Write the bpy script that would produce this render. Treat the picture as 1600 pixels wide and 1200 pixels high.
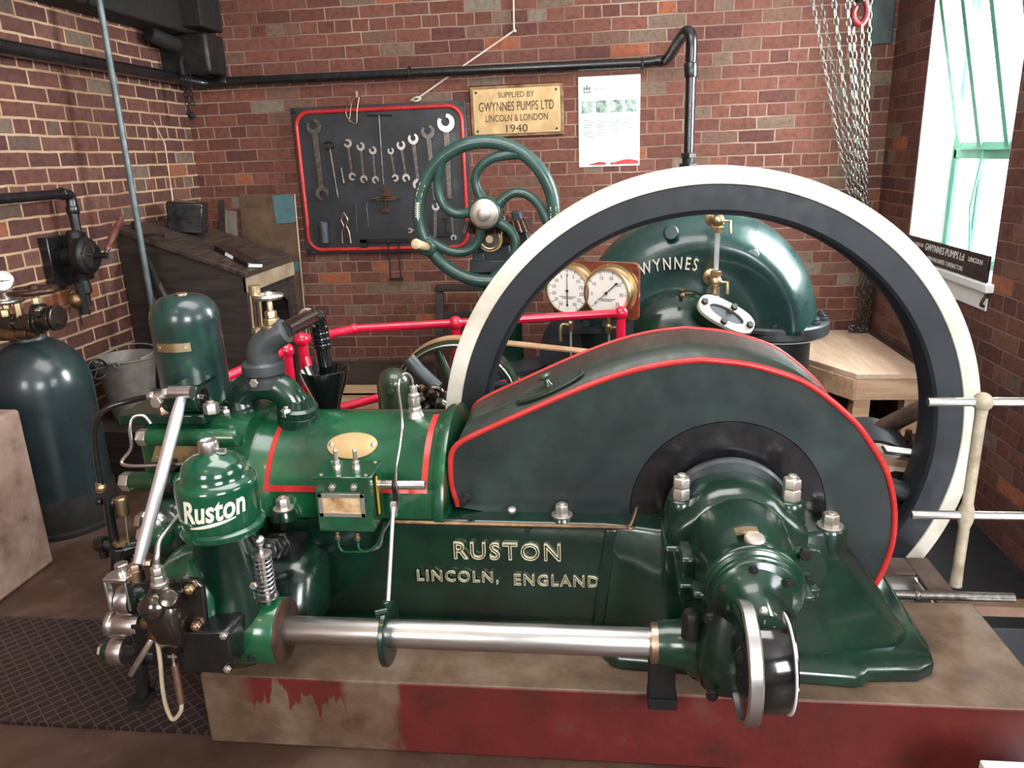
import bpy, bmesh, math, random
from mathutils import Vector, Matrix, Euler
PI = math.pi
rnd = random.Random(7)
for o in list(bpy.data.objects): bpy.data.objects.remove(o)
SC = bpy.context.scene
COL = SC.collection

# ---------------------------------------------------------------- camera
FPX = 1195.15
yaw, pitch, roll = [math.radians(a) for a in (-6.848, 16.62, -2.139)]
CF = Vector((math.sin(yaw)*math.cos(pitch), math.cos(yaw)*math.cos(pitch), -math.sin(pitch)))
_r = Vector((math.cos(yaw), -math.sin(yaw), 0)); _u = _r.cross(CF)
CR = _r*math.cos(roll) + _u*math.sin(roll); CU = -_r*math.sin(roll) + _u*math.cos(roll)
CP = Vector((0, 0, 1.6))
cd = bpy.data.cameras.new('camera'); cam = bpy.data.objects.new('camera', cd); COL.objects.link(cam)
cd.sensor_fit = 'HORIZONTAL'; cd.sensor_width = 36; cd.lens = FPX/1600*36; cd.clip_start = .02
cam.matrix_world = Matrix(((CR.x, CU.x, -CF.x, CP.x), (CR.y, CU.y, -CF.y, CP.y), (CR.z, CU.z, -CF.z, CP.z), (0, 0, 0, 1)))
SC.camera = cam

def _ray(px, py): return CF + CR*((px-800)/FPX) - CU*((py-600)/FPX)
def A(px, py, y):       # point on the plane Y = y that was read off the photograph at px, py
    d = _ray(px, py); return CP + d*(y/d.y)
def AX(px, py, x):
    d = _ray(px, py); return CP + d*(x/d.x)
def AZ(px, py, z):
    d = _ray(px, py); return CP + d*((z-CP.z)/d.z)

# ---------------------------------------------------------------- world, lights, exposure
w = bpy.data.worlds.new('world'); SC.world = w; w.use_nodes = True
bg = w.node_tree.nodes['Background']; bg.inputs[0].default_value = (.93, .97, 1, 1); bg.inputs[1].default_value = 9
def area(name, loc, target, sx, sy, power, col=(1, 1, 1)):
    l = bpy.data.lights.new(name, 'AREA'); l.shape = 'RECTANGLE'; l.size = sx; l.size_y = sy; l.energy = power; l.color = col
    o = bpy.data.objects.new(name, l); COL.objects.link(o); o.location = loc
    o.rotation_euler = (Vector(target)-Vector(loc)).to_track_quat('-Z', 'Y').to_euler(); return o
area('window_daylight', (2.25, 4.2, 1.95), (0, 3.6, .9), 1.0, 1.5, 260, (.93, .97, 1))
area('assumed_rear_right_fill', (1.75, -1.7, 2.1), (-.4, 3, .7), 1.5, 1.3, 150, (.95, .98, 1))  # unseen light behind the camera, assumed from the highlights; the rear wall is solid
area('added_rear_left_fill', (-1.6, -1.9, 2.2), (-.6, 3, .8), 1.0, 1.2, 62, (1, .97, .93))  # fill added behind the camera, the rear wall has no window here
area('side_fill', (3.0, 1.2, 2.0), (-.5, 2.2, .8), 1.3, 1.2, 60, (.95, .98, 1))  # unseen side light added to fill the room
area('overhead_fill', (-.3, 2.2, 3.25), (-.3, 3.0, 0), 2.2, 1.6, 80, (1, .98, .95))  # added overhead fill, the ceiling has no opening here
for i, p in enumerate([(-1.3, .4, 2.9)]):
    l = bpy.data.lights.new('assumed_lamp_light', 'POINT'); l.energy = 9; l.color = (1, .72, .42); l.shadow_soft_size = .06  # unseen warm lamp, assumed from the yellow highlights at the left
    o = bpy.data.objects.new('assumed_lamp_light', l); COL.objects.link(o); o.location = p
SC.view_settings.view_transform = 'Standard'; SC.view_settings.look = 'None'
SC.view_settings.exposure = 0.08; SC.view_settings.gamma = 1; SC.view_settings.use_curve_mapping = False

# ---------------------------------------------------------------- mesh builder
def V(*a): return Vector(a)
def basis(d):
    d = Vector(d).normalized(); a = V(0, 0, 1) if abs(d.z) < .9 else V(1, 0, 0)
    x = a.cross(d).normalized(); return x, d.cross(x), d
def smoothpts(pts, n=6, closed=False):
    P = [Vector(p) for p in pts]; m = len(P)
    if m < 3: return P
    out = []
    for i in range(m if closed else m-1):
        if closed: a, b, c, d = P[i-1], P[i], P[(i+1) % m], P[(i+2) % m]
        else: a, b, c, d = P[max(i-1, 0)], P[i], P[i+1], P[min(i+2, m-1)]
        for k in range(n):
            t = k/n; out.append(.5*((2*b) + (c-a)*t + (2*a-5*b+4*c-d)*t*t + (3*b-a-3*c+d)*t**3))
    if not closed: out.append(P[-1])
    return out
class MB:
    def __init__(s): s.bm = bmesh.new()
    def face(s, vs):
        try: return s.bm.faces.new(vs)
        except Exception: return None
    def loft(s, rings, cap=True, closed_u=True, closed_v=False):
        R = [[s.bm.verts.new(p) for p in r] for r in rings]
        n = len(R[0]); m = len(R)
        for i in range(m if closed_v else m-1):
            a, b = R[i], R[(i+1) % m]
            for j in range(n if closed_u else n-1):
                k = (j+1) % n; s.face([a[j], a[k], b[k], b[j]])
        if cap and not closed_v: s.face(R[0][::-1]); s.face(R[-1])
        return s
    def box(s, c, size, rot=None):
        c = Vector(c); x, y, z = [q/2 for q in size]; M = rot if rot else Matrix.Identity(3)
        def q(a, b, d): return c + M @ V(a*x, b*y, d*z)
        return s.loft([[q(-1, -1, k), q(1, -1, k), q(1, 1, k), q(-1, 1, k)] for k in (-1, 1)])
    def boxp(s, a, b):
        a, b = Vector(a), Vector(b); d = b-a
        return s.box((a+b)/2, (abs(d.x), abs(d.y), abs(d.z)))
    def lathe(s, prof, o, d, seg=32, a0=0, a1=2*PI, cap=True):
        x, y, z = basis(d); o = Vector(o); full = abs(a1-a0-2*PI) < 1e-4
        n = seg if full else seg+1
        rings = [[o + z*h + (x*math.cos(a0+(a1-a0)*i/seg) + y*math.sin(a0+(a1-a0)*i/seg))*max(r, 1e-5) for i in range(n)] for r, h in prof]
        return s.loft(rings, cap=cap, closed_u=full)
    def cyl(s, p0, p1, r, r2=None, seg=24):
        p0, p1 = Vector(p0), Vector(p1); L = (p1-p0).length
        return s.lathe([(r, 0), (r if r2 is None else r2, L)], p0, p1-p0, seg)
    def rcyl(s, p0, p1, r, b=.004, seg=28):
        p0, p1 = Vector(p0), Vector(p1); L = (p1-p0).length
        return s.lathe([(r-b, 0), (r-b*.3, b*.3), (r, b), (r, L-b), (r-b*.3, L-b*.3), (r-b, L)], p0, p1-p0, seg)
    def tube(s, pts, r, seg=10, n=6, closed=False, smooth=True, flat=1.0):
        P = smoothpts(pts, n, closed) if smooth else [Vector(p) for p in pts]
        m = len(P); rings = []; up = None
        for i, p in enumerate(P):
            if closed: t = P[(i+1) % m] - P[i-1]
            else: t = P[min(i+1, m-1)] - P[max(i-1, 0)]
            t.normalize()
            if up is None: up = basis(t)[0]
            up = up - t*up.dot(t)
            if up.length < 1e-6: up = basis(t)[0]
            up.normalize(); v = t.cross(up)
            rr = r(i/(m-1)) if callable(r) else r
            rings.append([p + (up*math.cos(2*PI*k/seg) + v*flat*math.sin(2*PI*k/seg))*rr for k in range(seg)])
        return s.loft(rings, cap=True, closed_v=closed)
    def prism(s, poly, vec):
        vec = Vector(vec); poly = [Vector(p) for p in poly]
        return s.loft([poly, [p+vec for p in poly]])
    def ribbon(s, pts, wv, tv, n=1, smooth=False, closed=False):   # flat bar following pts: width vector, thickness vector (constants)
        P = smoothpts(pts, n, closed) if smooth else [Vector(p) for p in pts]
        wv, tv = Vector(wv), Vector(tv)
        return s.loft([[p-wv/2-tv/2, p+wv/2-tv/2, p+wv/2+tv/2, p-wv/2+tv/2] for p in P], closed_v=closed)
    def torus(s, c, d, R, r, seg=64, seg2=12, sq=1.0):
        x, y, z = basis(d); c = Vector(c); rings = []
        for i in range(seg):
            a = 2*PI*i/seg; e = x*math.cos(a)+y*math.sin(a)
            rings.append([c + e*(R + r*math.cos(b)) + z*r*sq*math.sin(b) for b in [2*PI*k/seg2 for k in range(seg2)]])
        return s.loft(rings, closed_v=True)
    def nut(s, p, d, r, h, stud=0, seg=6):
        x, y, z = basis(d); p = Vector(p)
        rings = [[p + z*hh + (x*math.cos(PI/3*i)+y*math.sin(PI/3*i))*rr for i in range(6)] for rr, hh in ((r, 0), (r, h*.86), (r*.88, h))]
        s.loft(rings)
        if stud: s.lathe([(r*.5, h*.9), (r*.5, h+stud*.8), (r*.36, h+stud)], p, z, 14)
        return s
    def sph(s, c, r, sc=(1, 1, 1), seg=20):
        c = Vector(c); n = seg//2
        rings = [[c + V(r*sc[0]*math.sin(t)*math.cos(a), r*sc[1]*math.sin(t)*math.sin(a), r*sc[2]*math.cos(t)) for a in [2*PI*k/seg for k in range(seg)]]
                 for t in [max(.02, min(PI-.02, PI*i/n)) for i in range(n+1)]]
        return s.loft(rings)
    def mesh(s, me, f):
        vs = [s.bm.verts.new(f(v.co)) for v in me.vertices]
        for p in me.polygons: s.face([vs[i] for i in p.vertices])
        return s
    def build(s, name, mat, parent=None, ang=38, bevel=0, seg=2, sub=0, merge=False):
        if merge: bmesh.ops.remove_doubles(s.bm, verts=s.bm.verts, dist=1e-5)
        bmesh.ops.recalc_face_normals(s.bm, faces=s.bm.faces)
        off = parent_loc(parent)
        if off.length > 0:
            for v in s.bm.verts: v.co -= off
        me = bpy.data.meshes.new(name); s.bm.to_mesh(me); s.bm.free()
        if mat: me.materials.append(mat)
        for p in me.polygons: p.use_smooth = True
        me.set_sharp_from_angle(angle=math.radians(ang))
        o = bpy.data.objects.new(name, me); COL.objects.link(o)
        if parent: o.parent = parent
        if bevel:
            b = o.modifiers.new('bevel', 'BEVEL'); b.width = bevel; b.segments = seg; b.limit_method = 'ANGLE'; b.angle_limit = math.radians(35); b.harden_normals = False
            for p in me.polygons: p.use_smooth = True
        if sub:
            m = o.modifiers.new('sub', 'SUBSURF'); m.levels = sub; m.render_levels = sub
        return o
def parent_loc(p):
    v = Vector((0, 0, 0))
    while p: v = v + Vector(p.location); p = p.parent
    return v
def tag(o, label, cat, group=None):
    o['label'] = label; o['category'] = cat
    if group: o['group'] = group
    return o
def thing(name, loc, label, cat, group=None):
    o = bpy.data.objects.new(name, None); COL.objects.link(o); o.location = loc; o.empty_display_size = .05
    return tag(o, label, cat, group)
def struct(o): o['kind'] = 'structure'; return o
def dup(root, loc, label, rot=None, scale=None):
    c = root.copy(); COL.objects.link(c); c.location = loc; c['label'] = label
    if rot is not None: c.rotation_euler = rot
    if scale is not None: c.scale = (scale,)*3
    for ch in root.children:
        d = ch.copy(); COL.objects.link(d); d.parent = c
        for g in ch.children:
            e = g.copy(); COL.objects.link(e); e.parent = d
    return c
_tc = {}
def text_mesh(txt, outline=0.0, extrude=0.0, spacing=1.0, align='CENTER', shear=0.0, offset=0.0):
    """mesh of the text, height of capitals normalised to 1, centred"""
    cu = bpy.data.curves.new('t', 'FONT'); cu.body = txt; cu.align_x = align; cu.size = 1; cu.space_character = spacing; cu.shear = shear; cu.offset = offset
    cu.resolution_u = 3
    if outline: cu.fill_mode = 'NONE'; cu.bevel_depth = outline; cu.bevel_resolution = 1
    cu.extrude = extrude
    o = bpy.data.objects.new('t', cu); COL.objects.link(o)
    dg = bpy.context.evaluated_depsgraph_get(); me = bpy.data.meshes.new_from_object(o.evaluated_get(dg))
    bpy.data.objects.remove(o)
    k = 1/.69
    for v in me.vertices: v.co = v.co*k
    return me
def put_text(mb, txt, c, u, v, n, h, width=None, outline=0, extrude=.02, spacing=1.0, lift=0, shear=0, offset=0):
    me = text_mesh(txt, outline, extrude, spacing, shear=shear, offset=offset)
    u, v, n = Vector(u).normalized(), Vector(v).normalized(), Vector(n).normalized(); c = Vector(c)
    xs = [p.co.x for p in me.vertices]; mid = (min(xs)+max(xs))/2; wx = max(xs)-min(xs)
    kx = width/wx if width else h
    mb.mesh(me, lambda p: c + u*((p.x-mid)*kx) + v*((p.y-.5)*h) + n*(p.z*h+lift))

# ---------------------------------------------------------------- materials
def newmat(name):
    m = bpy.data.materials.new(name); m.use_nodes = True; nt = m.node_tree
    return m, nt, nt.nodes['Principled BSDF']
def N(nt, t, **k):
    n = nt.nodes.new(t)
    for a, b in k.items():
        if hasattr(n, a): setattr(n, a, b)
        else: n.inputs[a].default_value = b
    return n
def ramp(nt, stops, interp='LINEAR'):
    r = nt.nodes.new('ShaderNodeValToRGB'); r.color_ramp.interpolation = interp; e = r.color_ramp.elements
    while len(e) > 1: e.remove(e[-1])
    e[0].position = stops[0][0]; e[0].color = (*stops[0][1], 1)
    for p, c in stops[1:]:
        q = e.new(p); q.color = (*c, 1)
    return r
def surf(name, c1, c2=None, rough=.5, metal=0, nscale=8, bump=.1, bscale=60, coat=0, spec=.5, stops=None, rvar=.1, stretch=None, bdist=.002):
    m, nt, b = newmat(name); L = nt.links
    tc = N(nt, 'ShaderNodeTexCoord'); src = tc.outputs['Object']
    if stretch:
        mp = N(nt, 'ShaderNodeMapping'); mp.inputs['Scale'].default_value = stretch; L.new(src, mp.inputs[0]); src = mp.outputs[0]
    n = N(nt, 'ShaderNodeTexNoise'); n.inputs['Scale'].default_value = nscale; n.inputs['Detail'].default_value = 6; n.inputs['Roughness'].default_value = .62
    L.new(src, n.inputs['Vector'])
    c2 = c2 or c1
    r = ramp(nt, stops or [(.35, c1), (.68, c2)]); L.new(n.outputs[0], r.inputs[0]); L.new(r.outputs[0], b.inputs['Base Color'])
    rr = N(nt, 'ShaderNodeMapRange'); rr.inputs[1].default_value = .3; rr.inputs[2].default_value = .7
    rr.inputs[3].default_value = max(.02, rough-rvar); rr.inputs[4].default_value = min(1, rough+rvar)
    n2 = N(nt, 'ShaderNodeTexNoise'); n2.inputs['Scale'].default_value = nscale*3.1; n2.inputs['Detail'].default_value = 4; L.new(src, n2.inputs['Vector'])
    L.new(n2.outputs[0], rr.inputs[0]); L.new(rr.outputs[0], b.inputs['Roughness'])
    b.inputs['Metallic'].default_value = metal; b.inputs['Specular IOR Level'].default_value = spec
    if coat: b.inputs['Coat Weight'].default_value = coat; b.inputs['Coat Roughness'].default_value = .12
    if bump:
        n3 = N(nt, 'ShaderNodeTexNoise'); n3.inputs['Scale'].default_value = bscale; n3.inputs['Detail'].default_value = 5; L.new(src, n3.inputs['Vector'])
        bp = N(nt, 'ShaderNodeBump'); bp.inputs['Strength'].default_value = bump; bp.inputs['Distance'].default_value = bdist
        L.new(n3.outputs[0], bp.inputs['Height']); L.new(bp.outputs[0], b.inputs['Normal'])
    return m
M = {}
M['brown'] = surf('brown_greased_iron', (.04, .018, .012), (.09, .045, .03), .35, nscale=20, metal=.4)
M['green'] = surf('green_enamel', (.006, .075, .036), (.010, .12, .058), .26, stops=[(.28, (.012, .034, .016)), (.46, (.006, .062, .026)), (.66, (.007, .105, .038))], nscale=5, bump=.35, bscale=26, coat=.6, rvar=.08, bdist=.0018)
M['deep'] = surf('deep_green_enamel', (.006, .035, .026), (.005, .058, .034), .26, nscale=4, bump=.4, bscale=22, coat=.5, bdist=.002, stops=[(.3, (.005, .012, .011)), (.5, (.004, .024, .0145)), (.7, (.004, .042, .021))])
M['bright'] = surf('bright_green_enamel', (.003, .058, .028), (.005, .085, .038), .16, nscale=4, bump=.22, bscale=20, coat=.8, rvar=.05)
M['tank'] = surf('tank_green', (.012, .035, .032), (.008, .07, .042), .3, nscale=5, bump=.2, bscale=30, coat=.35, stops=[(.34, (.014, .022, .026)), (.5, (.012, .032, .031)), (.68, (.007, .06, .034))])
M['receiver'] = surf('receiver_slate_green', (.014, .022, .026), (.012, .035, .032), .3, nscale=3.2, bump=.2, bscale=30, coat=.3, stops=[(.36, (.015, .022, .027)), (.55, (.015, .028, .031)), (.72, (.010, .046, .032))])
M['olive'] = surf('olive_green_paint', (.022, .04, .022), (.035, .055, .032), .3, nscale=6, bump=.1, coat=.4)
M['guard'] = surf('dark_green_sheet_paint', (.010, .022, .020), (.016, .04, .035), .36, nscale=3.2, bump=.12, bscale=40, stops=[(.3, (.014, .019, .020)), (.55, (.021, .032, .031)), (.72, (.030, .056, .048))], coat=.05)
M['guardtop'] = surf('guard_top_paint', (.016, .024, .018), (.022, .034, .025), .48, nscale=5, bump=.1, coat=.1, stretch=(3, .6, 1))
M['pump'] = surf('pump_green', (.010, .034, .032), (.018, .06, .052), .32, nscale=3, bump=.4, bscale=18, coat=.45, bdist=.003)
M['wheelgreen'] = surf('handwheel_green', (.02, .06, .05), (.035, .09, .075), .33, nscale=9, bump=.15, coat=.3)
M['black'] = surf('black_paint', (.006, .006, .007), (.012, .012, .014), .28, bump=.15, coat=.4)
M['blackgloss'] = surf('black_gloss', (.003, .003, .004), (.006, .006, .007), .12, bump=.5, bscale=30, coat=1)
M['blackmatt'] = surf('shade_matt_black', (.003, .003, .003), (.009, .008, .007), .8, bump=.3)  # beam's shadow is put into this near-black; black ironwork shares it
M['castgrey'] = surf('grey_cast_iron', (.045, .052, .055), (.09, .10, .105), .4, bump=.3, nscale=9, metal=.3)
M['gun'] = surf('oily_gunmetal', (.05, .042, .036), (.10, .085, .07), .2, metal=.85, bump=.25, bscale=14, nscale=6, coat=.6)
M['slate'] = surf('slate_grey_paint', (.020, .025, .032), (.029, .036, .044), .5, bump=.08, nscale=5)
M['wheelface'] = surf('flywheel_face_paint', (.013, .016, .021), (.018, .022, .028), .52, bump=.08, nscale=5, spec=.4)
M['pitshade'] = surf('shaded_pit_wall', (.006, .004, .004), (.018, .012, .010), .9, nscale=8, bump=.4)  # darkness of the pit under the bench painted into the colour
M['satin'] = surf('satin_steel', (.74, .73, .74), (.84, .83, .84), .42, metal=.85, bump=0, nscale=5, rvar=.03)
M['wheelin'] = surf('dark_wheel_paint', (.008, .009, .012), (.013, .015, .018), .55, bump=.1)
M['cream'] = surf('cream_paint', (.72, .70, .62), (.80, .78, .70), .4, bump=.05, nscale=4, stops=[(.25, (.48, .43, .34)), (.5, (.66, .62, .53)), (.7, (.76, .73, .65))])
M['steel'] = surf('polished_steel', (.64, .62, .60), (.74, .72, .70), .30, metal=1, bump=.05, nscale=6, rvar=.04)
M['steelcirc'] = surf('turned_steel', (.58, .56, .54), (.68, .66, .64), .32, metal=1, bump=.0, nscale=12, stretch=(.3, 2, 2), rvar=.04)
M['nut'] = surf('bright_nut_steel', (.46, .42, .37), (.62, .58, .52), .40, metal=.85, bump=.0, nscale=14, rvar=.04)
M['copper'] = surf('copper_steel', (.5, .33, .24), (.6, .43, .33), .38, metal=1, bump=.05)
M['brass'] = surf('brass', (.50, .37, .21), (.60, .47, .29), .36, metal=.95, bump=.0, nscale=9, rvar=.04)
M['oldbrass'] = surf('tarnished_brass', (.10, .055, .03), (.28, .17, .09), .42, metal=.85, bump=.1, nscale=14, rvar=.06)
M['plate'] = surf('brass_plate', (.40, .27, .13), (.50, .36, .19), .45, metal=.75, bump=.03, nscale=8)
M['red'] = surf('red_paint', (.42, .008, .018), (.52, .014, .026), .26, bump=.1, coat=.4, nscale=10)
M['redline'] = surf('red_lining_paint', (.42, .02, .022), (.52, .035, .03), .32, bump=.1, nscale=12)
M['pinkred'] = surf('crimson_rail_paint', (.56, .006, .035), (.66, .012, .05), .2, bump=.05, coat=.6)
M['white'] = surf('white_paint', (.7, .7, .68), (.8, .8, .78), .45, bump=.05)
M['ivory'] = surf('ivory_letter_paint', (.75, .70, .56), (.85, .82, .70), .4, bump=0)
M['gold'] = surf('worn_gilt', (.66, .56, .36), (.86, .80, .62), .35, metal=.4, bump=0)
M['pine'] = surf('pine_wood', (.42, .24, .13), (.62, .42, .27), .45, nscale=3, bump=.15, bscale=12, stretch=(1, 7, 7))
M['piney'] = surf('pine_wood_lengthwise', (.50, .33, .22), (.68, .50, .37), .42, nscale=3, bump=.12, bscale=12, stretch=(8, 1, 8))
M['postcream'] = surf('worn_cream_post', (.28, .22, .15), (.52, .46, .35), .5, nscale=14, bump=.2)
M['darkpine'] = surf('brown_pit_timber', (.10, .05, .03), (.2, .11, .07), .7, nscale=6)
M['handle'] = surf('ash_handle', (.55, .42, .24), (.7, .55, .34), .45, nscale=20, bump=.05)
M['oldwood'] = surf('dark_old_wood', (.016, .011, .009), (.045, .032, .027), .6, nscale=3, bump=.4, bscale=9, stretch=(1, 1, 9), bdist=.004)
M['oldwoodtop'] = surf('worn_dark_wood', (.022, .014, .011), (.075, .05, .038), .5, nscale=4, bump=.4, bscale=9, stretch=(9, 1, 3))
M['edgewood'] = surf('bare_wood_edge', (.26, .19, .12), (.46, .36, .24), .6, nscale=5, bump=.2, bscale=20)
M['mahog'] = surf('mahogany', (.10, .022, .010), (.22, .06, .028), .25, nscale=3, bump=.05, coat=.5, stretch=(1, 4, 6))
M['boardwood'] = surf('stained_hardboard', (.065, .036, .020), (.155, .095, .05), .7, nscale=5, bump=.2)
M['redwood'] = surf('turned_red_wood', (.08, .022, .014), (.14, .045, .03), .28, nscale=12, coat=.4)
M['galv'] = surf('galvanised_zinc', (.24, .22, .20), (.40, .37, .34), .5, metal=.5, nscale=12, bump=.15)
M['conduit'] = surf('galvanised_conduit', (.10, .13, .135), (.18, .215, .22), .5, metal=.5, nscale=12)
M['string'] = surf('white_cord', (.6, .52, .44), (.75, .66, .58), .7, bump=0)
M['dial'] = surf('gauge_dial', (.78, .76, .70), (.84, .82, .77), .4, bump=0)
M['ink'] = surf('black_ink', (.02, .02, .02), (.03, .03, .03), .6, bump=0)
M['paper'] = surf('white_paper', (.75, .77, .74), (.82, .84, .81), .35, bump=0)
M['teal'] = surf('flaking_teal_paint', (.05, .12, .13), (.09, .18, .19), .7)
M['lichen'] = surf('washed_green_photo_print', (.05, .14, .10), (.45, .55, .45), .5, nscale=30, bump=0)
M['inkgreen'] = surf('grey_print', (.12, .14, .13), (.2, .22, .2), .6, bump=0)
M['rustchain'] = surf('chain_steel', (.10, .09, .08), (.24, .22, .20), .4, metal=.9, nscale=60)
M['rust'] = surf('rusty_iron', (.035, .018, .012), (.10, .05, .03), .65, metal=.3, nscale=20, bump=.3)
M['leather'] = surf('old_leather_belt', (.30, .17, .09), (.48, .30, .18), .5, nscale=10)
M['frame'] = surf('green_window_frame', (.10, .36, .24), (.15, .44, .30), .5, bump=0)
M['stone'] = surf('pinkish_concrete', (.22, .15, .125), (.42, .31, .26), .8, nscale=7, bump=.5, bscale=45, bdist=.006, stops=[(.27, (.10, .06, .045)), (.42, (.24, .155, .12)), (.7, (.37, .26, .205))])
M['card'] = surf('brown_card', (.42, .26, .16), (.55, .38, .26), .7)
M['dark'] = surf('dark_iron', (.012, .012, .012), (.03, .028, .026), .45, metal=.4, bump=.3)
def glass():
    m, nt, b = newmat('clear_glass'); b.inputs['Transmission Weight'].default_value = 1; b.inputs['Roughness'].default_value = .02; b.inputs['IOR'].default_value = 1.45
    return m
M['glass'] = glass()

def brick(name, axes, zoff, pal, mortar, bri=1.0, mort=.009, uoff=0.0):
    m, nt, b = newmat(name); L = nt.links
    g = N(nt, 'ShaderNodeNewGeometry'); sp = N(nt, 'ShaderNodeSeparateXYZ'); L.new(g.outputs['Position'], sp.inputs[0])
    # slight wander of the joints
    nz = N(nt, 'ShaderNodeTexNoise'); nz.inputs['Scale'].default_value = 7; nz.inputs['Detail'].default_value = 3; L.new(g.outputs['Position'], nz.inputs['Vector'])
    nm = N(nt, 'ShaderNodeMath', operation='MULTIPLY_ADD'); nm.inputs[1].default_value = .014; nm.inputs[2].default_value = -.007; L.new(nz.outputs[0], nm.inputs[0])
    a1 = N(nt, 'ShaderNodeMath', operation='ADD'); a1.inputs[1].default_value = 10+zoff; L.new(sp.outputs[2], a1.inputs[0])
    a1b = N(nt, 'ShaderNodeMath', operation='ADD'); L.new(a1.outputs[0], a1b.inputs[0]); L.new(nm.outputs[0], a1b.inputs[1])
    a2 = N(nt, 'ShaderNodeMath', operation='ADD'); a2.inputs[1].default_value = 10+uoff; L.new(sp.outputs[axes], a2.inputs[0])
    a2b = N(nt, 'ShaderNodeMath', operation='ADD'); L.new(a2.outputs[0], a2b.inputs[0]); L.new(nm.outputs[0], a2b.inputs[1])
    cb = N(nt, 'ShaderNodeCombineXYZ'); L.new(a2b.outputs[0], cb.inputs[0]); L.new(a1b.outputs[0], cb.inputs[1])
    bt = N(nt, 'ShaderNodeTexBrick'); bt.offset = .5; bt.offset_frequency = 2; bt.squash = .5; bt.squash_frequency = 4
    bt.inputs['Color1'].default_value = (0, 0, 0, 1); bt.inputs['Color2'].default_value = (1, 1, 1, 1); bt.inputs['Scale'].default_value = 1
    bt.inputs['Mortar Size'].default_value = mort; bt.inputs['Mortar Smooth'].default_value = .35; bt.inputs['Bias'].default_value = 0
    bt.inputs['Brick Width'].default_value = .229; bt.inputs['Row Height'].default_value = .0775
    L.new(cb.outputs[0], bt.inputs['Vector'])
    cr = ramp(nt, pal, 'CONSTANT'); L.new(bt.outputs['Color'], cr.inputs[0])
    n1 = N(nt, 'ShaderNodeTexNoise'); n1.inputs['Scale'].default_value = 28; n1.inputs['Detail'].default_value = 8; n1.inputs['Roughness'].default_value = .7; L.new(g.outputs['Position'], n1.inputs['Vector'])
    r1 = ramp(nt, [(.28, (.5, .48, .48)), (.5, (.95, .95, .95)), (.72, (1.25, 1.2, 1.18))]); L.new(n1.outputs[0], r1.inputs[0])
    mx = N(nt, 'ShaderNodeMix', data_type='RGBA', blend_type='MULTIPLY'); mx.inputs[0].default_value = 1
    L.new(cr.outputs[0], mx.inputs[6]); L.new(r1.outputs[0], mx.inputs[7])
    # worn patches where the mortar is cleaner / dirtier
    n2 = N(nt, 'ShaderNodeTexNoise'); n2.inputs['Scale'].default_value = 1.7; n2.inputs['Detail'].default_value = 4; L.new(g.outputs['Position'], n2.inputs['Vector'])
    r2 = ramp(nt, mortar); L.new(n2.outputs[0], r2.inputs[0])
    mm = N(nt, 'ShaderNodeMix', data_type='RGBA'); L.new(bt.outputs['Fac'], mm.inputs[0]); L.new(mx.outputs[2], mm.inputs[6]); L.new(r2.outputs[0], mm.inputs[7])
    hs = N(nt, 'ShaderNodeHueSaturation'); hs.inputs['Value'].default_value = bri; L.new(mm.outputs[2], hs.inputs['Color'])
    L.new(hs.outputs[0], b.inputs['Base Color']); b.inputs['Roughness'].default_value = .78; b.inputs['Specular IOR Level'].default_value = .25
    iv = N(nt, 'ShaderNodeMath', operation='MULTIPLY_ADD'); iv.inputs[1].default_value = -1; iv.inputs[2].default_value = 1; L.new(bt.outputs['Fac'], iv.inputs[0])
    ad = N(nt, 'ShaderNodeMath', operation='MULTIPLY_ADD'); ad.inputs[1].default_value = .35; L.new(n1.outputs[0], ad.inputs[0]); L.new(iv.outputs[0], ad.inputs[2])
    bp = N(nt, 'ShaderNodeBump'); bp.inputs['Strength'].default_value = .8; bp.inputs['Distance'].default_value = .006; L.new(ad.outputs[0], bp.inputs['Height']); L.new(bp.outputs[0], b.inputs['Normal'])
    return m
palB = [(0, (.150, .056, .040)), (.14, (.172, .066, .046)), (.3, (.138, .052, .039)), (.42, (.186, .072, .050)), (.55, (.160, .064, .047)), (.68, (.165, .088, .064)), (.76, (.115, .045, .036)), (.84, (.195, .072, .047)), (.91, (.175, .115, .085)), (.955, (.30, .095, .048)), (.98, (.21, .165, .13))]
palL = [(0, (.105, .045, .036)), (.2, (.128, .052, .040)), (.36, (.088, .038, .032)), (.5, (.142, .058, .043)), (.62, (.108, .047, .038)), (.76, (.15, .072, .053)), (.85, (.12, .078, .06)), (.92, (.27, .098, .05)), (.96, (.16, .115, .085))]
M['brick_back'] = brick('brick_back', 0, .0, palB, [(.35, (.19, .105, .078)), (.55, (.29, .185, .14)), (.7, (.42, .31, .25))], 1.0, .0055)
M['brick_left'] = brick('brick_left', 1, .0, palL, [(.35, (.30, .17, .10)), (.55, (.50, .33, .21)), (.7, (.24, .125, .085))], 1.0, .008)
M['brick_right'] = brick('brick_right', 1, .0, palL, [(.4, (.13, .06, .045)), (.6, (.22, .12, .09))], 1.0, .0055)
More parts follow.
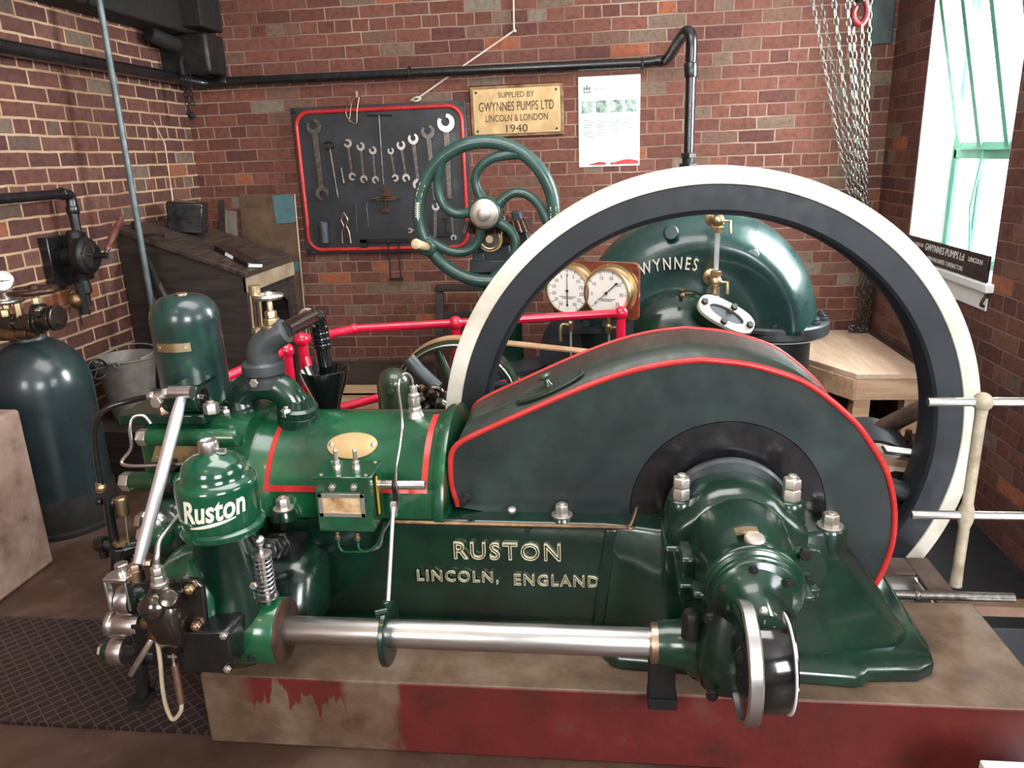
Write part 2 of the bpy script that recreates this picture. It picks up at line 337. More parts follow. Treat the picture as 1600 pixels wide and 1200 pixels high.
# ================================================================ THE SETTING
XL, XR, YB = -2.78, 1.78, 5.25
M['floor'] = surf('oily_concrete_floor', (.06, .032, .022), (.14, .085, .06), .5, nscale=2.2, bump=.35, bscale=50, stops=[(.3, (.030, .015, .010)), (.52, (.065, .034, .023)), (.72, (.15, .095, .07))], rvar=.2)
def chequer():
    m, nt, b = newmat('chequer_plate'); L = nt.links
    tc = N(nt, 'ShaderNodeTexCoord'); mp = N(nt, 'ShaderNodeMapping'); mp.inputs['Rotation'].default_value = (0, 0, math.radians(40)); L.new(tc.outputs['Object'], mp.inputs[0])
    bt = N(nt, 'ShaderNodeTexBrick'); bt.offset = 0; bt.inputs['Scale'].default_value = 1; bt.inputs['Mortar Size'].default_value = .0035; bt.inputs['Mortar Smooth'].default_value = .5
    bt.inputs['Brick Width'].default_value = .034; bt.inputs['Row Height'].default_value = .034; L.new(mp.outputs[0], bt.inputs['Vector'])
    bt.inputs['Color1'].default_value = (.032, .02, .019, 1); bt.inputs['Color2'].default_value = (.045, .028, .026, 1); bt.inputs['Mortar'].default_value = (.10, .068, .06, 1)
    L.new(bt.outputs['Color'], b.inputs['Base Color']); b.inputs['Roughness'].default_value = .42; b.inputs['Metallic'].default_value = .5
    bp = N(nt, 'ShaderNodeBump'); bp.inputs['Strength'].default_value = 1; bp.inputs['Distance'].default_value = .004; L.new(bt.outputs['Fac'], bp.inputs['Height']); L.new(bp.outputs[0], b.inputs['Normal'])
    return m
M['chequer'] = chequer()
m = MB()
m.boxp((XL, -2.6, -.15), (-.7, YB, 0)); m.boxp((-.7, -2.6, -.15), (1.13, 2.40, 0)); m.boxp((-.7, 3.1, -.15), (.78, YB, 0)); m.boxp((.78, 4.12, -.15), (XR, YB, 0)); m.boxp((1.13, -2.6, -.15), (3.2, .6, 0))
struct(m.build('floor', M['floor']))
m = MB(); m.boxp((-.8, 2.3, -1.15), (XR, 4.3, -1.0)); m.boxp((1.13, .6, -1.15), (3.2, 2.3, -1.0))
m.boxp((-.8, 2.4, -1.0), (-.7, 3.1, -.15)); m.boxp((-.7, 3.1, -1.0), (.78, 3.2, -.15)); m.boxp((.68, 3.1, -1.0), (.78, 4.12, -.15)); m.boxp((.78, 4.12, -1.0), (XR, 4.2, -.15)); m.boxp((-.8, 2.3, -1.0), (1.13, 2.4, -.15))
struct(m.build('wall_pit', M['pitshade']))
m = MB(); m.boxp((XL-.2, YB, -.2), (XR+.25, YB+.25, 3.4)); struct(m.build('wall_back', M['brick_back']))
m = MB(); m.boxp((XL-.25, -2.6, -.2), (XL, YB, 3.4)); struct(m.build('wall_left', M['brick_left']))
# right wall with the window opening (inner face X = XR, 0.24 thick)
WY0, WY1, WZ0, WZ1 = 3.70, 4.72, .93, 2.75
m = MB()
m.boxp((XR, 2.3, -1.1), (XR+.24, WY0, 3.4)); m.boxp((XR, WY1, -1.1), (XR+.24, YB, 3.4)); m.boxp((XR, WY0, -1.1), (XR+.24, WY1, WZ0)); m.boxp((XR, WY0, WZ1), (XR+.24, WY1, 3.4))
m.boxp((XR, 2.3, -1.1), (3.2, 2.5, 3.4)); m.boxp((3.2, -2.6, -1.1), (3.4, 2.5, 3.4))
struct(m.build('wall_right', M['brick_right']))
m = MB(); m.boxp((XL-.2, -2.8, -.2), (3.4, -2.6, 3.4)); struct(m.build('wall_rear', M['white']))
m = MB(); m.boxp((XL-.2, -2.8, 3.4), (3.4, YB+.2, 3.55)); struct(m.build('ceiling', M['white']))
# white sill; reveal whitened to stand for the window glare
m = MB(); m.boxp((XR-.035, WY0-.03, WZ0-.01), (XR+.24, WY1, WZ0+.03)); m.boxp((XR-.012, WY0, WZ0-.10), (XR, WY1, WZ0-.01)); struct(m.build('trim_1', M['white'], bevel=.006))
m = MB(); m.boxp((XR+.004, WY1-.012, WZ0+.03), (XR+.24, WY1, WZ1)); m.boxp((XR+.004, WY0, WZ0+.03), (XR+.24, WY0+.012, WZ1)); struct(m.build('trim_2', M['white']))
# window: green steel frame with tilted opening light
win = bpy.data.objects.new('window_1', None); COL.objects.link(win); win.location = (XR+.2, (WY0+WY1)/2, WZ0+.03); struct(win)
XW = XR+.2; f = .024
m = MB()
for y in (WY0+.025, WY1-.03): m.boxp((XW-.015, y-f, WZ0+.03), (XW+.015, y+f, WZ1))
for z in (WZ0+.05, 1.52, WZ1-.02): m.boxp((XW-.015, WY0+.02, z-f), (XW+.015, WY1-.02, z+f))
for y in (WY0+.36, WY0+.69): m.boxp((XW-.01, y-.01, WZ0+.05), (XW+.01, y+.01, 1.52))
m.build('window_frame', M['frame'], win, bevel=.003)
# opening light hinged at its foot and tilted into the room
m = MB(); b0 = V(XW-.02, 0, 1.56); b1 = V(XW-.30, 0, 2.72)
for y in (WY0+.10, WY0+.38, WY0+.66, WY1-.12): m.ribbon([b0+V(0, y, 0), b1+V(0, y, 0)], (0, .042, 0), (.035, 0, .008))
for p in (b0, b1): m.ribbon([p+V(0, WY0+.09, 0), p+V(0, WY1-.11, 0)], (.008, 0, .036), (.03, 0, -.006))
m.build('opening_light', M['frame'], win)
m = MB(); m.tube([(XW-.03, WY0+.62, 1.56), (XW-.06, WY0+.62, 1.25), (XW-.03, WY0+.62, 1.0)], .007, seg=8, smooth=False); m.sph((XW-.03, WY0+.62, 1.0), .02, (1, 1, 2)); m.build('window_stay', M['frame'], win)
m = MB(); m.boxp((XW-.002, WY0+.03, WZ0+.06), (XW+.002, WY1-.03, 1.5)); m.build('pane', M['glass'], win)
# the sign board standing on the sill
m = MB()
s0, s1 = AX(1432, 388, XR-.02), AX(1551, 433, XR-.02)
zt, zb = WZ0+.155, WZ0+.032
m.boxp((XR-.022, WY0+.01, zb), (XR-.008, WY1-.03, zt))
sb = m.build('sill_sign_board', M['black'], bevel=.002); tag(sb, 'long black maker name board standing on the white window sill', 'sign')
m = MB(); yc = WY0+.46
put_text(m, 'GWYNNES PUMPS Ld', (XR-.0225, yc+.02, zb+.086), (0, -1, 0), (0, 0, 1), (-1, 0, 0), .036, .46, extrude=.01)
put_text(m, 'LONDON', (XR-.0225, yc+.34, zb+.086), (0, -1, 0), (0, 0, 1), (-1, 0, 0), .02, .12, extrude=.01)
put_text(m, 'LINCOLN', (XR-.0225, yc-.33, zb+.086), (0, -1, 0), (0, 0, 1), (-1, 0, 0), .022, .14, extrude=.01)
put_text(m, 'MAIN MACHINERY CONTRACTORS', (XR-.0225, yc+.0, zb+.03), (0, -1, 0), (0, 0, 1), (-1, 0, 0), .022, .42, extrude=.01)
m.build('lettering', M['white'], sb)
m = MB(); q = AX(1543, 466, XR-.01)
m.tube([q+V(0, 0, .02), q+V(-.02, -.01, .0), q+V(-.025, 0, -.03), q+V(-.005, .015, -.04)], .007); m.cyl(q+V(.03, 0, .01), q+V(-.012, 0, .01), .01)
tag(m.build('wall_hook', M['rust']), 'small rusty iron hook in the brick jamb below the sill', 'hook')

# roof beam blackened to stand for its shadow, padstone box
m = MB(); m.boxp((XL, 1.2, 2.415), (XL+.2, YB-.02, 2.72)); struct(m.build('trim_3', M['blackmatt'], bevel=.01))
m = MB(); a = A(268, 120, 5.1); b_ = A(333, 58, 5.1)
m.boxp((a.x-.02, 5.0, a.z), (b_.x, YB-.002, b_.z+.02)); tag(m.build('junction_box', M['dark'], bevel=.02), 'dark grey iron box in the corner above the black pipe', 'box')
m = MB()
for dx, n in ((0, 9), (.035, 7)):
    for k in range(n):
        c = A(286, 118, 4.95)+V(dx, 0, -k*.028); m.torus(c, (1, 0, 0) if k % 2 else (0, 1, 0), .014, .004, 12, 6)
cc = A(286, 118, 4.95); m.tube([cc+V(-.02, .15, .12), cc+V(-.01, .02, .10), cc+V(.0, 0, 0)], .016); m.sph(cc+V(.018, 0, -.24), .025)
tag(m.build('short_chain', M['blackmatt']), 'black loop of chain hanging below the corner box', 'chain')
m = MB(); m.boxp((-2.62, 4.95, 2.44), (-2.45, YB-.01, 2.75)); m.tube([AX(232, 52, -2.7), AX(262, 66, -2.66), A(285, 74, 5.1)], .05, smooth=False)
tag(m.build('beam_bracket', M['blackmatt'], bevel=.01), 'black bracket carrying the beam end in the left corner', 'bracket')

# chequer plate let into the floor
m = MB(); q = [AZ(0, 962, 0), AZ(340, 975, 0), AZ(345, 1150, 0), AZ(0, 1136, 0)]
m.boxp((-2.5, 1.745, 0.0), (-1.13, 2.27, .012)); cp = struct(m.build('trim_4', M['chequer']))

# ================================================================ WALL FITTINGS
def bolt_heads(mb, pts, n, r=.008, h=.006):
    for p in pts: mb.nut(p, n, r, h)
# long black pipe round the room
pz = lambda px, py, y: A(px, py, y)
thin = .028
m = MB()
P1 = AX(275, 122, XL+.09); P0 = AX(-60, 62, XL+.09); P0 = P1+(P0-P1)*1.6
m.tube([P0, P1], .036, smooth=False, seg=16)
pts = [P1, P1+(A(322, 130, YB-.08)-P1)*.5+V(-.01, 0, 0), A(322, 130, YB-.08), A(350, 128, YB-.08)]
m.tube(pts, .034, seg=16)
Z0 = A(345, 128, YB-.08); Z1 = A(1010, 98, YB-.08)
c2 = A(1076, 60, YB-.42); top = A(1079, 70, YB-.42)
m.tube([Z0, Z1, A(1030, 95, YB-.09)], .029, smooth=False, seg=16)
m.tube([A(1025, 95.5, YB-.085), A(1042, 92, YB-.11), A(1060, 65, YB-.3), A(1072, 50, YB-.40), A(1080, 58, YB-.44), A(1080, 95, YB-.44)], .034, seg=16)
t0 = A(1080, 92, YB-.44); t1 = A(1075, 262, YB-.44); dn = V(t0.x, t0.y, t1.z)
m.tube([t0, dn], .031, smooth=False, seg=18)
m.tube([dn, V(dn.x, dn.y, 1.10), V(dn.x, dn.y-.03, 1.04), V(dn.x, dn.y-.10, 1.0), V(dn.x, 4.62, .99)], .031, smooth=False, seg=18)
m.rcyl(t0+V(0, 0, -.02), t0+V(0, 0, -.10), .040); m.rcyl(Z0+V(-.03, 0, 0), Z0+V(.05, 0, 0), .036)
long_pipe = m.build('overhead_pipe', M['black'], ang=50)
tag(long_pipe, 'long black iron pipe running along both brick walls and down behind the flywheel', 'pipe')
m = MB(); e = dn+V(0, 0, .055)
m.nut(e, (0, 0, 1), .048, .03); m.cyl(e+V(0, 0, -.2), e, .036); m.nut(e+V(0, 0, -.03), (0, 0, -1), .058, .035)
m.build('union_nut', M['dark'], long_pipe, bevel=.002)
for px in (640, 1003):
    m = MB(); q = A(px, 100 if px > 900 else 113, YB-.08); m.torus(q, (1, 0, 0), .034, .006, 20, 8); m.boxp(q+V(-.012, .03, -.012), (q.x+.012, YB, q.z+.012))
    m.build('pipe_clip', M['dark'], long_pipe)

# galvanised conduit pole in front of left wall
m = MB(); p = AX(155, 0, -2.52); m.cyl((p.x, p.y, 3.3), (p.x, p.y, 0), .0165, seg=14)
tag(m.build('conduit_pipe', M['conduit']), 'tall thin grey conduit standing in front of the left brick wall', 'pipe')
# rods leaning beside it
def rod(px0, px1, X0, X1, r, mat, label, name):
    a = AX(*px0, X0); b = AX(*px1, X1); m = MB(); d = (b-a).normalized(); e = b+d*.35
    m.cyl(a, e, r, seg=12); return tag(m.build(name, mat), label, 'rod')
rod((209, 348), (262, 485), -2.72, -2.42, .018, M['blackmatt'], 'black bar leaning in the left corner behind the grey conduit', 'leaning_bar')
rod((222, 395), (263, 470), -2.70, -2.40, .013, M['steelcirc'], 'thin bright steel rod leaning against the side of the wooden desk', 'steel_rod')
rod((214, 405), (246, 482), -2.74, -2.5, .008, M['conduit'], 'thinnest grey rod leaning behind the conduit', 'thin_rod')

# cord over the back wall
m = MB(); yb = YB-.012
m.tube([A(801, -80, yb), A(803, 48, yb)], .0055, smooth=False, seg=8); m.tube([A(803, 48, yb), A(728, 100, yb-.005), A(652, 154, yb)], .0055, smooth=False, seg=8)
m.tube([A(642, 157, yb), A(650, 152, yb-.02), A(657, 154, yb-.02), A(650, 158, yb-.02), A(643, 156, yb)], .006, seg=8); m.cyl(A(805, 48, yb+.02), A(805, 48, yb-.02), .008)
tag(m.build('pull_cord', M['string']), 'pale cord running down the back wall over the black pipe', 'cord')
# cords with loops hanging over top of the tool board
m = MB(); hk = A(561, 152, YB-.05)
m.tube([hk, A(545, 160, YB-.06), A(541, 180, YB-.06), A(556, 194, YB-.06), A(558, 172, YB-.06), hk], .004, seg=6)
m.tube([hk, A(550, 158, YB-.07), A(546, 190, YB-.07)], .003, seg=6)
bb = MB(); bb.boxp(A(556, 152, YB-.06), A(563, 143, YB-.003))
lp = m.build('wire_loop', M['copper']); tag(lp, 'loop of copper wire hanging above the spanner board', 'wire'); bb.build('nail_tab', M['copper'], lp)

# brass maker's plaque
yq = YB-.012
c0, c1 = A(735, 137, yq), A(880, 211, yq)
xa, xb, za, zb = A(737, 170, yq).x, A(878, 170, yq).x, A(800, 211, yq).z, A(800, 135, yq).z
m = MB(); m.boxp((xa-.012, YB-.018, za-.014), (xb+.012, YB-.001, zb+.014)); pl = m.build('brass_plaque', M['oldbrass'], bevel=.008)
tag(pl, 'rectangular brass maker plaque dated 1940 screwed on the back wall', 'plaque')
m = MB(); m.boxp((xa+.01, YB-.024, za+.008), (xb-.01, YB-.015, zb-.008)); m.build('plate_face', M['plate'], pl, bevel=.003)
m = MB(); xm = (xa+xb)/2; W = xb-xa; Hh = zb-za
for t, fz, hh, ww in (('SUPPLIED BY', .835, .034, .40), ('GWYNNES PUMPS LTD', .60, .056, .83), ('LINCOLN & LONDON', .36, .042, .69), ('1940', .14, .046, .24)):
    put_text(m, t, (xm, YB-.0245, za+Hh*fz), (1, 0, 0), (0, 0, 1), (0, -1, 0), hh, ww*W, extrude=.04)
m.build('lettering', surf('engraved_dark_letters', (.05, .028, .014), (.09, .055, .03), .5, metal=.5, bump=0), pl)
for x in (xa+.035, xb-.035):
    for z in (za+.03, zb-.03): m = MB(); m.nut((x, YB-.024, z), (0, -1, 0), .008, .005); m.build('screw', M['dark'], pl)

# safety law poster
xa, xb = A(904, 190, yq).x, A(1000, 190, yq).x; za, zb = A(950, 260, yq).z, A(950, 118, yq).z; W = xb-xa; Hh = zb-za
def pos(u, v): return V(xa+W*u, YB-.0062, za+Hh*v)
m = MB(); m.boxp((xa, YB-.006, za), (xb, YB-.001, zb)); ps = m.build('safety_poster', surf('poster_card', (.66, .78, .68), (.86, .88, .86), .22, nscale=.9, bump=0, rvar=.02), bevel=.001)
tag(ps, 'white health and safety law poster with four photos hanging on the back wall', 'poster')
m = MB(); put_text(m, 'What you should know', pos(.60, .865), (1, 0, 0), (0, 0, 1), (0, -1, 0), .018, W*.70, extrude=.01)
put_text(m, 'Health and Safety Law', pos(.42, .915), (1, 0, 0), (0, 0, 1), (0, -1, 0), .0085, W*.36, extrude=.01)
for k, v in enumerate((.80, .785, .77)): m.boxp(pos(.08, v-.002)+V(0, -.0006, 0), pos(.92-.2*(k == 2), v+.0015))
rnd.seed(4)
for col in range(4):
    for k in range(9):
        v = .52-k*.026-.005*col; u = .08+col*.215
        if k < 8-col*1.5: m.boxp(pos(u, v)+V(0, -.0004, 0), pos(u+.12+.06*rnd.random(), v+.006))
m.build('printed_text', M['inkgreen'], ps)
m = MB(); q = pos(.14, .87)
m.lathe([(.010, 0), (.010, .0006)], q, (0, -1, 0), 16)
for s in (-1, 1):
    m.sph(q+V(s*.017, 0, .0), .008, (.7, .05, 1.6), 10); m.boxp(q+V(s*.02-.005, -.0006, -.022), q+V(s*.02+.005, 0, -.016))
m.sph(q+V(0, 0, .016), .008, (1, .05, .7), 10); m.boxp(q+V(-.022, -.0006, -.026), q+V(.022, 0, -.019))
m.build('crest', M['inkgreen'], ps)
for i in range(4):
    m = MB(); a = pos(.05+.235*i, .60); b_ = pos(.245+.235*i, .735); m.boxp(a+V(0, -.0005, 0), b_)
    m.build('photo_print', surf('photo_print_%d' % i, (.02, .09, .06), (.55, .66, .58), .4, nscale=22+3*i, bump=0), ps)
m = MB()
for u0, u1, v0, v1 in ((.18, .45, .02, .055), (.52, .98, .02, .075)):
    pts = [pos(u0+(u1-u0)*t/12, v0) for t in range(13)] + [pos(u1-(u1-u0)*t/12, v0+(v1-v0)*(.35+.65*abs(math.sin(3.1*t/12+.4)))) for t in range(13)]
    m.prism(pts, (0, -.0006, 0))
m.build('red_band', M['redline'], ps)

# ================================================================ TOOL BOARD
YT = YB-.03
bx0, bx1 = A(474, 290, YT).x, A(727, 290, YT).x; bz0, bz1 = A(600, 388, YT).z, A(600, 170, YT).z
def rrect(x0, x1, z0, z1, r, y, n=6):
    pts = []
    for cx, cz, a in ((x1-r, z0+r, -PI/2), (x1-r, z1-r, 0), (x0+r, z1-r, PI/2), (x0+r, z0+r, PI)):
        for k in range(n+1): t = a+PI/2*k/n; pts.append(V(cx+r*math.cos(t), y, cz+r*math.sin(t)))
    return pts
m = MB(); m.boxp((bx0-.03, YT-.002, bz0-.03), (bx1+.03, YB-.001, bz1+.03)); tb = m.build('tool_board', surf('board_black', (.018, .02, .024), (.03, .034, .04), .5, stops=[(.4, (.016, .018, .021)), (.6, (.03, .034, .040)), (.78, (.10, .11, .12))], nscale=2.5, bump=.1), bevel=.004)
tag(tb, 'black tool board with rounded red edging screwed to the back wall', 'board')
m = MB(); m.tube(rrect(bx0, bx1, bz0, bz1, .09, YT-.008), .014, smooth=False, closed=True, seg=10); m.build('red_edging', M['redline'], tb, ang=60)
for x in (bx0-.008, bx1+.008):
    for z in (bz0-.008, bz1+.008):
        m = MB(); m.nut((x, YT-.002, z), (0, -1, 0), .014, .01); m.build('corner_bolt', M['dark'], tb)
# bracket strip at the foot of the board
m = MB(); a, b_ = A(563, 377, YT-.01), A(655, 377, YT-.01); m.boxp((a.x, YT-.02, a.z-.012), (b_.x, YT-.002, a.z+.012)); m.boxp((a.x, YT-.02, a.z-.05), (a.x+.05, YT-.002, a.z+.012))
m.build('tool_rail', M['dark'], tb, bevel=.002)
mats = {'b': M['steelcirc'], 'd': M['rustchain'], 'o': M['oldbrass']}
def jaw(mb, c, ang, R, t=.008, yy=0, open_=.55):
    """open spanner jaw: C-shaped plate, opening towards ang (plane XZ, depth -Y)"""
    n = 14; outer = []; inner = []
    for k in range(n+1):
        a = ang+open_+(2*PI-2*open_)*k/n
        outer.append(V(c.x+R*math.cos(a), c.y, c.z+R*math.sin(a)))
        r2 = R*(.48 if 2 < k < n-2 else .5); inner.append(V(c.x+r2*math.cos(a)+.12*R*math.cos(ang), c.y, c.z+r2*math.sin(a)+.12*R*math.sin(ang)))
    for k in range(n):
        q = [outer[k], outer[k+1], inner[k+1], inner[k]]; mb.loft([q, [p+V(0, -t, 0) for p in q]])
def spanner(p0, R0, a0, p1=None, R1=0, a1=0, w=.02, mat='b', label='', y=YT-.012, wm=None):
    """p0, p1 picture positions of the two jaws"""
    c0 = A(*p0, y); c1 = A(*p1, y); loc = (c0.x, y, min(c0.z, c1.z)-R1)
    root = thing('spanner', loc, label, 'spanner', 'spanners on the tool board')
    d = (c1-c0); d.normalize(); nrm = d.cross(V(0, 1, 0)).normalized()
    m = MB(); s = c0+d*R0*.75; e = c1-d*R1*.75
    q = [s-nrm*w*.6, s+nrm*w*.6, e+nrm*w*.45, e-nrm*w*.45]; m.loft([q, [p+V(0, -.006, 0) for p in q]])
    m.build('shank', M['rustchain'] if mat != 'o' else M['oldbrass'], root)
    m = MB(); jaw(m, c0, math.radians(a0), R0); m.build('jaw', mats[mat], root)
    if R1: m = MB(); jaw(m, c1, math.radians(a1), R1); m.build('jaw', mats[mat], root)
    return root
G = 1/275.
spanner((491, 198), .052, 115, (504, 302), .048, -60, .034, 'd', 'long dull double ended spanner, leftmost on the black tool board')
spanner((544, 224), .028, 155, (551, 276), .026, -20, .016, 'b', 'small bright spanner, first of the three left of the long tee bar')
spanner((564, 229), .028, 120, (569, 280), .026, -60, .016, 'b', 'small bright spanner, middle of the three left of the long tee bar')
spanner((583, 235), .026, 120, (587, 281), .024, -60, .015, 'b', 'small bright spanner just left of the long tee bar')
spanner((611, 236), .022, 100, (618, 278), .024, 200, .013, 'b', 'smallest bright spanner just right of the long tee bar')
spanner((627, 227), .030, 100, (635, 278), .027, -70, .016, 'b', 'second spanner right of the long tee bar, in the rising row')
spanner((646, 217), .036, 100, (654, 288), .038, -100, .022, 'b', 'third spanner right of the tee bar, with a dull grey lower jaw')
spanner((669, 206), .046, 105, (680, 312), .0, 0, .026, 'd', 'long spanner second from the right in the rising row')
spanner((697, 192), .058, 115, (703, 310), .0, 0, .032, 'b', 'largest bright spanner in the top right corner of the tool board')
spanner((681, 323), .026, 110, (680, 372), .0, 0, .022, 'b', 'bright open spanner hanging below the long spanner, behind the handwheel rim')
spanner((706, 334), .020, 100, (709, 371), .021, -90, .014, 'b', 'short double ended spanner low on the board at the right')
spanner((641, 360), .018, 180, (655, 359), .0, 0, .012, 'b', 'small spanner lying level low on the board beside the handwheel')
# ring spanner (oval)
c = A(514, 227, YT-.012); root = thing('ring_spanner', (c.x, YT-.01, c.z-.4), 'dark long-handled oval ring spanner near the left edge of the board', 'spanner')
m = MB(); ring = [c+V(.038*math.cos(t), 0, .022*math.sin(t)) for t in [2*PI*k/24 for k in range(24)]]; m.tube(ring, .006, closed=True, smooth=False, seg=8); m.build('ring', M['dark'], root)
m = MB(); e = A(528, 308, YT-.012); m.cyl(c+V(.004, 0, -.024), e, .0055, seg=8); m.build('shank', M['rustchain'], root)
# long tee bar
root = thing('tee_bar', A(598, 290, YT-.012), 'long thin tee handled bar in the middle of the tool board', 'tool')
m = MB(); a = A(592, 180, YT-.012); m.cyl(a, A(599, 288, YT-.012), .006, seg=8); m.build('shaft', M['rustchain'], root)
m = MB(); m.cyl(A(574, 180, YT-.012), A(612, 180, YT-.012), .0045, seg=8); m.build('cross_handle', M['dark'], root)
# puller
root = thing('gear_puller', A(604, 332, YT-.012), 'rusty puller with crossbar in the middle of the board below the tee bar', 'tool')
m = MB(); m.boxp(A(599, 307, YT-.002), A(610, 291, YT-.02)); m.boxp(A(597, 332, YT-.002), A(607, 325, YT-.025)); m.cyl(A(602, 310, YT-.015), A(602, 328, YT-.015), .009, seg=10); m.build('body', M['rust'], root, bevel=.003)
m = MB(); m.tube([A(578, 311, YT-.03), A(604, 309, YT-.035), A(626, 310, YT-.03)], .006); m.boxp(A(590, 313, YT-.012), A(620, 307, YT-.028)); m.build('crossbar', M['oldbrass'], root)
# box spanner tube
a, b_ = A(505, 347, YT-.03), A(507, 379, YT-.03); m = MB(); m.lathe([(.032, 0), (.032, .14), (.027, .14), (.027, .0)], b_, a-b_, 24)
root = m.build('box_spanner', M['castgrey']); tag(root, 'grey tube box spanner at the lower left of the tool board', 'tool')
m = MB(); m.cyl(a+V(-.012, -.034, -.02), a+V(-.012, -.025, -.02), .008, seg=12); m.build('tommy_hole', M['ink'], root)
# pliers
root = thing('wire_pliers', A(540, 385, YT-.012), 'thin copper coloured pliers hanging low on the tool board', 'pliers')
for s, mt in ((-1, 'copper'), (1, 'copper')):
    m = MB(); base = A(537, 332, YT-.014)
    m.tube([base, base+V(s*.022, 0, -.05), base+V(s*.010, 0, -.09), base+V(s*.024, 0, -.13), base+V(s*.030, 0, -.21)], .0042, seg=7); m.build('handle', M[mt], root)
m = MB(); b2 = A(538, 352, YT-.014); m.cyl(b2+V(-.01, 0, 0), b2+V(.0, 0, -.11), .005, seg=7); m.cyl(b2+V(.012, 0, 0), b2+V(.014, 0, -.11), .005, seg=7); m.build('jaw', M['dark'], root)
# small hanging rods
for a, b_, r, lab, nm in (((556, 322), (558, 364), .0035, 'thin pointed scriber hanging right of the pliers', 'scriber'), ((572, 319), (576, 354), .005, 'small ring ended key hanging right of the scriber', 'small_key'), ((533, 262), (537, 286), .008, 'short stubby pin left of the small spanners', 'short_pin')):
    m = MB(); p, q = A(*a, YT-.012), A(*b_, YT-.012); m.cyl(p, q, r, r*.6, seg=8)
    if nm != 'short_pin': m.torus(p, (0, 1, 0), r*2.2, r*.8, 14, 6)
    else: m.cyl(q+V(0, 0, .02), q, r*1.5, seg=8)
    tag(m.build(nm, M['rustchain']), lab, 'tool')
# tee hammer
m = MB(); m.cyl(A(695, 342, YT-.012), A(696, 364, YT-.012), .004, seg=8); m.cyl(A(690, 342, YT-.012), A(699, 342, YT-.012), .004, seg=8); m.boxp(A(684, 369, YT-.003), A(703, 364, YT-.022))
tag(m.build('tee_key', M['dark']), 'dark tee key low on the board inside the handwheel rim', 'tool')
# wire frame rack under the board
m = MB(); yy = YT-.03
a, b_ = A(606, 378, yy), A(622, 378, yy); c, d = A(609, 436, yy), A(625, 436, yy)
c = V(a.x, yy, c.z); d = V(b_.x, yy, d.z)
m.cyl(a, c, .005, seg=8); m.cyl(b_, d, .005, seg=8); m.boxp(c+V(-.012, -.012, -.012), d+V(.012, .02, .006)); m.sph(a, .01); m.sph(b_, .01)
tag(m.build('hanging_stirrup', M['dark']), 'thin black stirrup of two rods hanging below the tool board', 'bracket')

# ================================================================ HAND PUMP on the left wall
XP = XL+.0
root = thing('hand_pump', AX(120, 450, XL+.08), 'black cast iron semi rotary hand pump on the left brick wall', 'pump')
m = MB(); y0, y1 = AX(78, 400, XL+.05).y, AX(132, 400, XL+.05).y; z0, z1 = AX(90, 450, XL+.05).z, AX(95, 368, XL+.05).z
m.boxp((XL, y0, z0), (XL+.05, y1+.05, z1)); m.build('backboard', M['black'], root, bevel=.004)
pc = AX(130, 400, XL+.14)
m = MB(); m.lathe([(.0, -.0), (.088, .0), (.095, .012), (.095, .05), (.085, .06), (.075, .062), (.07, .075), (.02, .085), (0, .085)], pc+V(-.02, 0, 0), (1, 0, 0), 32)
for k in range(5):
    a = 2*PI*k/5+.3; m.ribbon([pc+V(.06, .02*math.cos(a), .02*math.sin(a)), pc+V(.045, .075*math.cos(a), .075*math.sin(a))], (0, .012, .012), (.015, 0, 0))
m.cyl(pc+V(-.14, 0, 0), pc, .05); m.build('pump_body', M['dark'], root, bevel=.003)
m = MB(); m.cyl(pc+V(.05, 0, 0), pc+V(.13, 0, 0), .016); m.build('lever_spindle', M['dark'], root)
m = MB()
tp = AX(119, 372, XL+.12); m.lathe([(.03, -.03), (.042, -.03), (.042, .015), (.034, .02), (.034, .05), (.026, .06)], V(pc.x-.03, tp.y, tp.z-.02), (0, 0, 1), 20); m.build('union', M['dark'], root)
m = MB()
m.lathe([(.03, 0), (.04, .0), (.03, .04), (.03, .06), (.036, .07), (.036, .11), (.022, .12), (.022, .18)], V(pc.x-.03, pc.y, pc.z-.08), (0, 0, -1), 20); m.build('union', M['dark'], root)
m = MB(); base = pc+V(.12, 0, 0)
h0 = AX(163, 400, base.x); h1 = AX(193, 330, base.x)
m.cyl(base, h0, .012); m.cyl(h0, h0+(h1-h0)*.2, .01); m.build('lever', M['rustchain'], root)
m = MB(); m.lathe([(.011, 0), (.016, .01), (.012, .03), (.018, .06), (.021, .10), (.018, .15), (.012, .19), (.018, .215), (.014, .24), (0, .245)], h0+(h1-h0)*.12, h1-h0, 20); m.build('turned_handle', M['redwood'], root)
# its suction pipe
m = MB(); a = AX(-40, 314, XL+.1); b_ = AX(95, 303, XL+.1); a = b_+(a-b_)*3; c = AX(113, 325, XL+.1); d = AX(119, 365, XL+.1)
m.tube([a, b_], .025, smooth=False, seg=14); m.tube([b_+(a-b_)*.02, AX(108, 305, XL+.1), c, AX(115, 336, XL+.1)], .027, seg=14); m.tube([c, V(c.x, c.y, d.z)], .024, smooth=False, seg=14)
m.rcyl(c+V(0, 0, .01), c+V(0, 0, -.03), .031); m.torus(AX(96, 303, XL+.1), (0, 1, 0), .027, .005, 20, 8)
tag(m.build('suction_pipe', M['black'], ang=50), 'black pipe elbowing down into the hand pump', 'pipe')
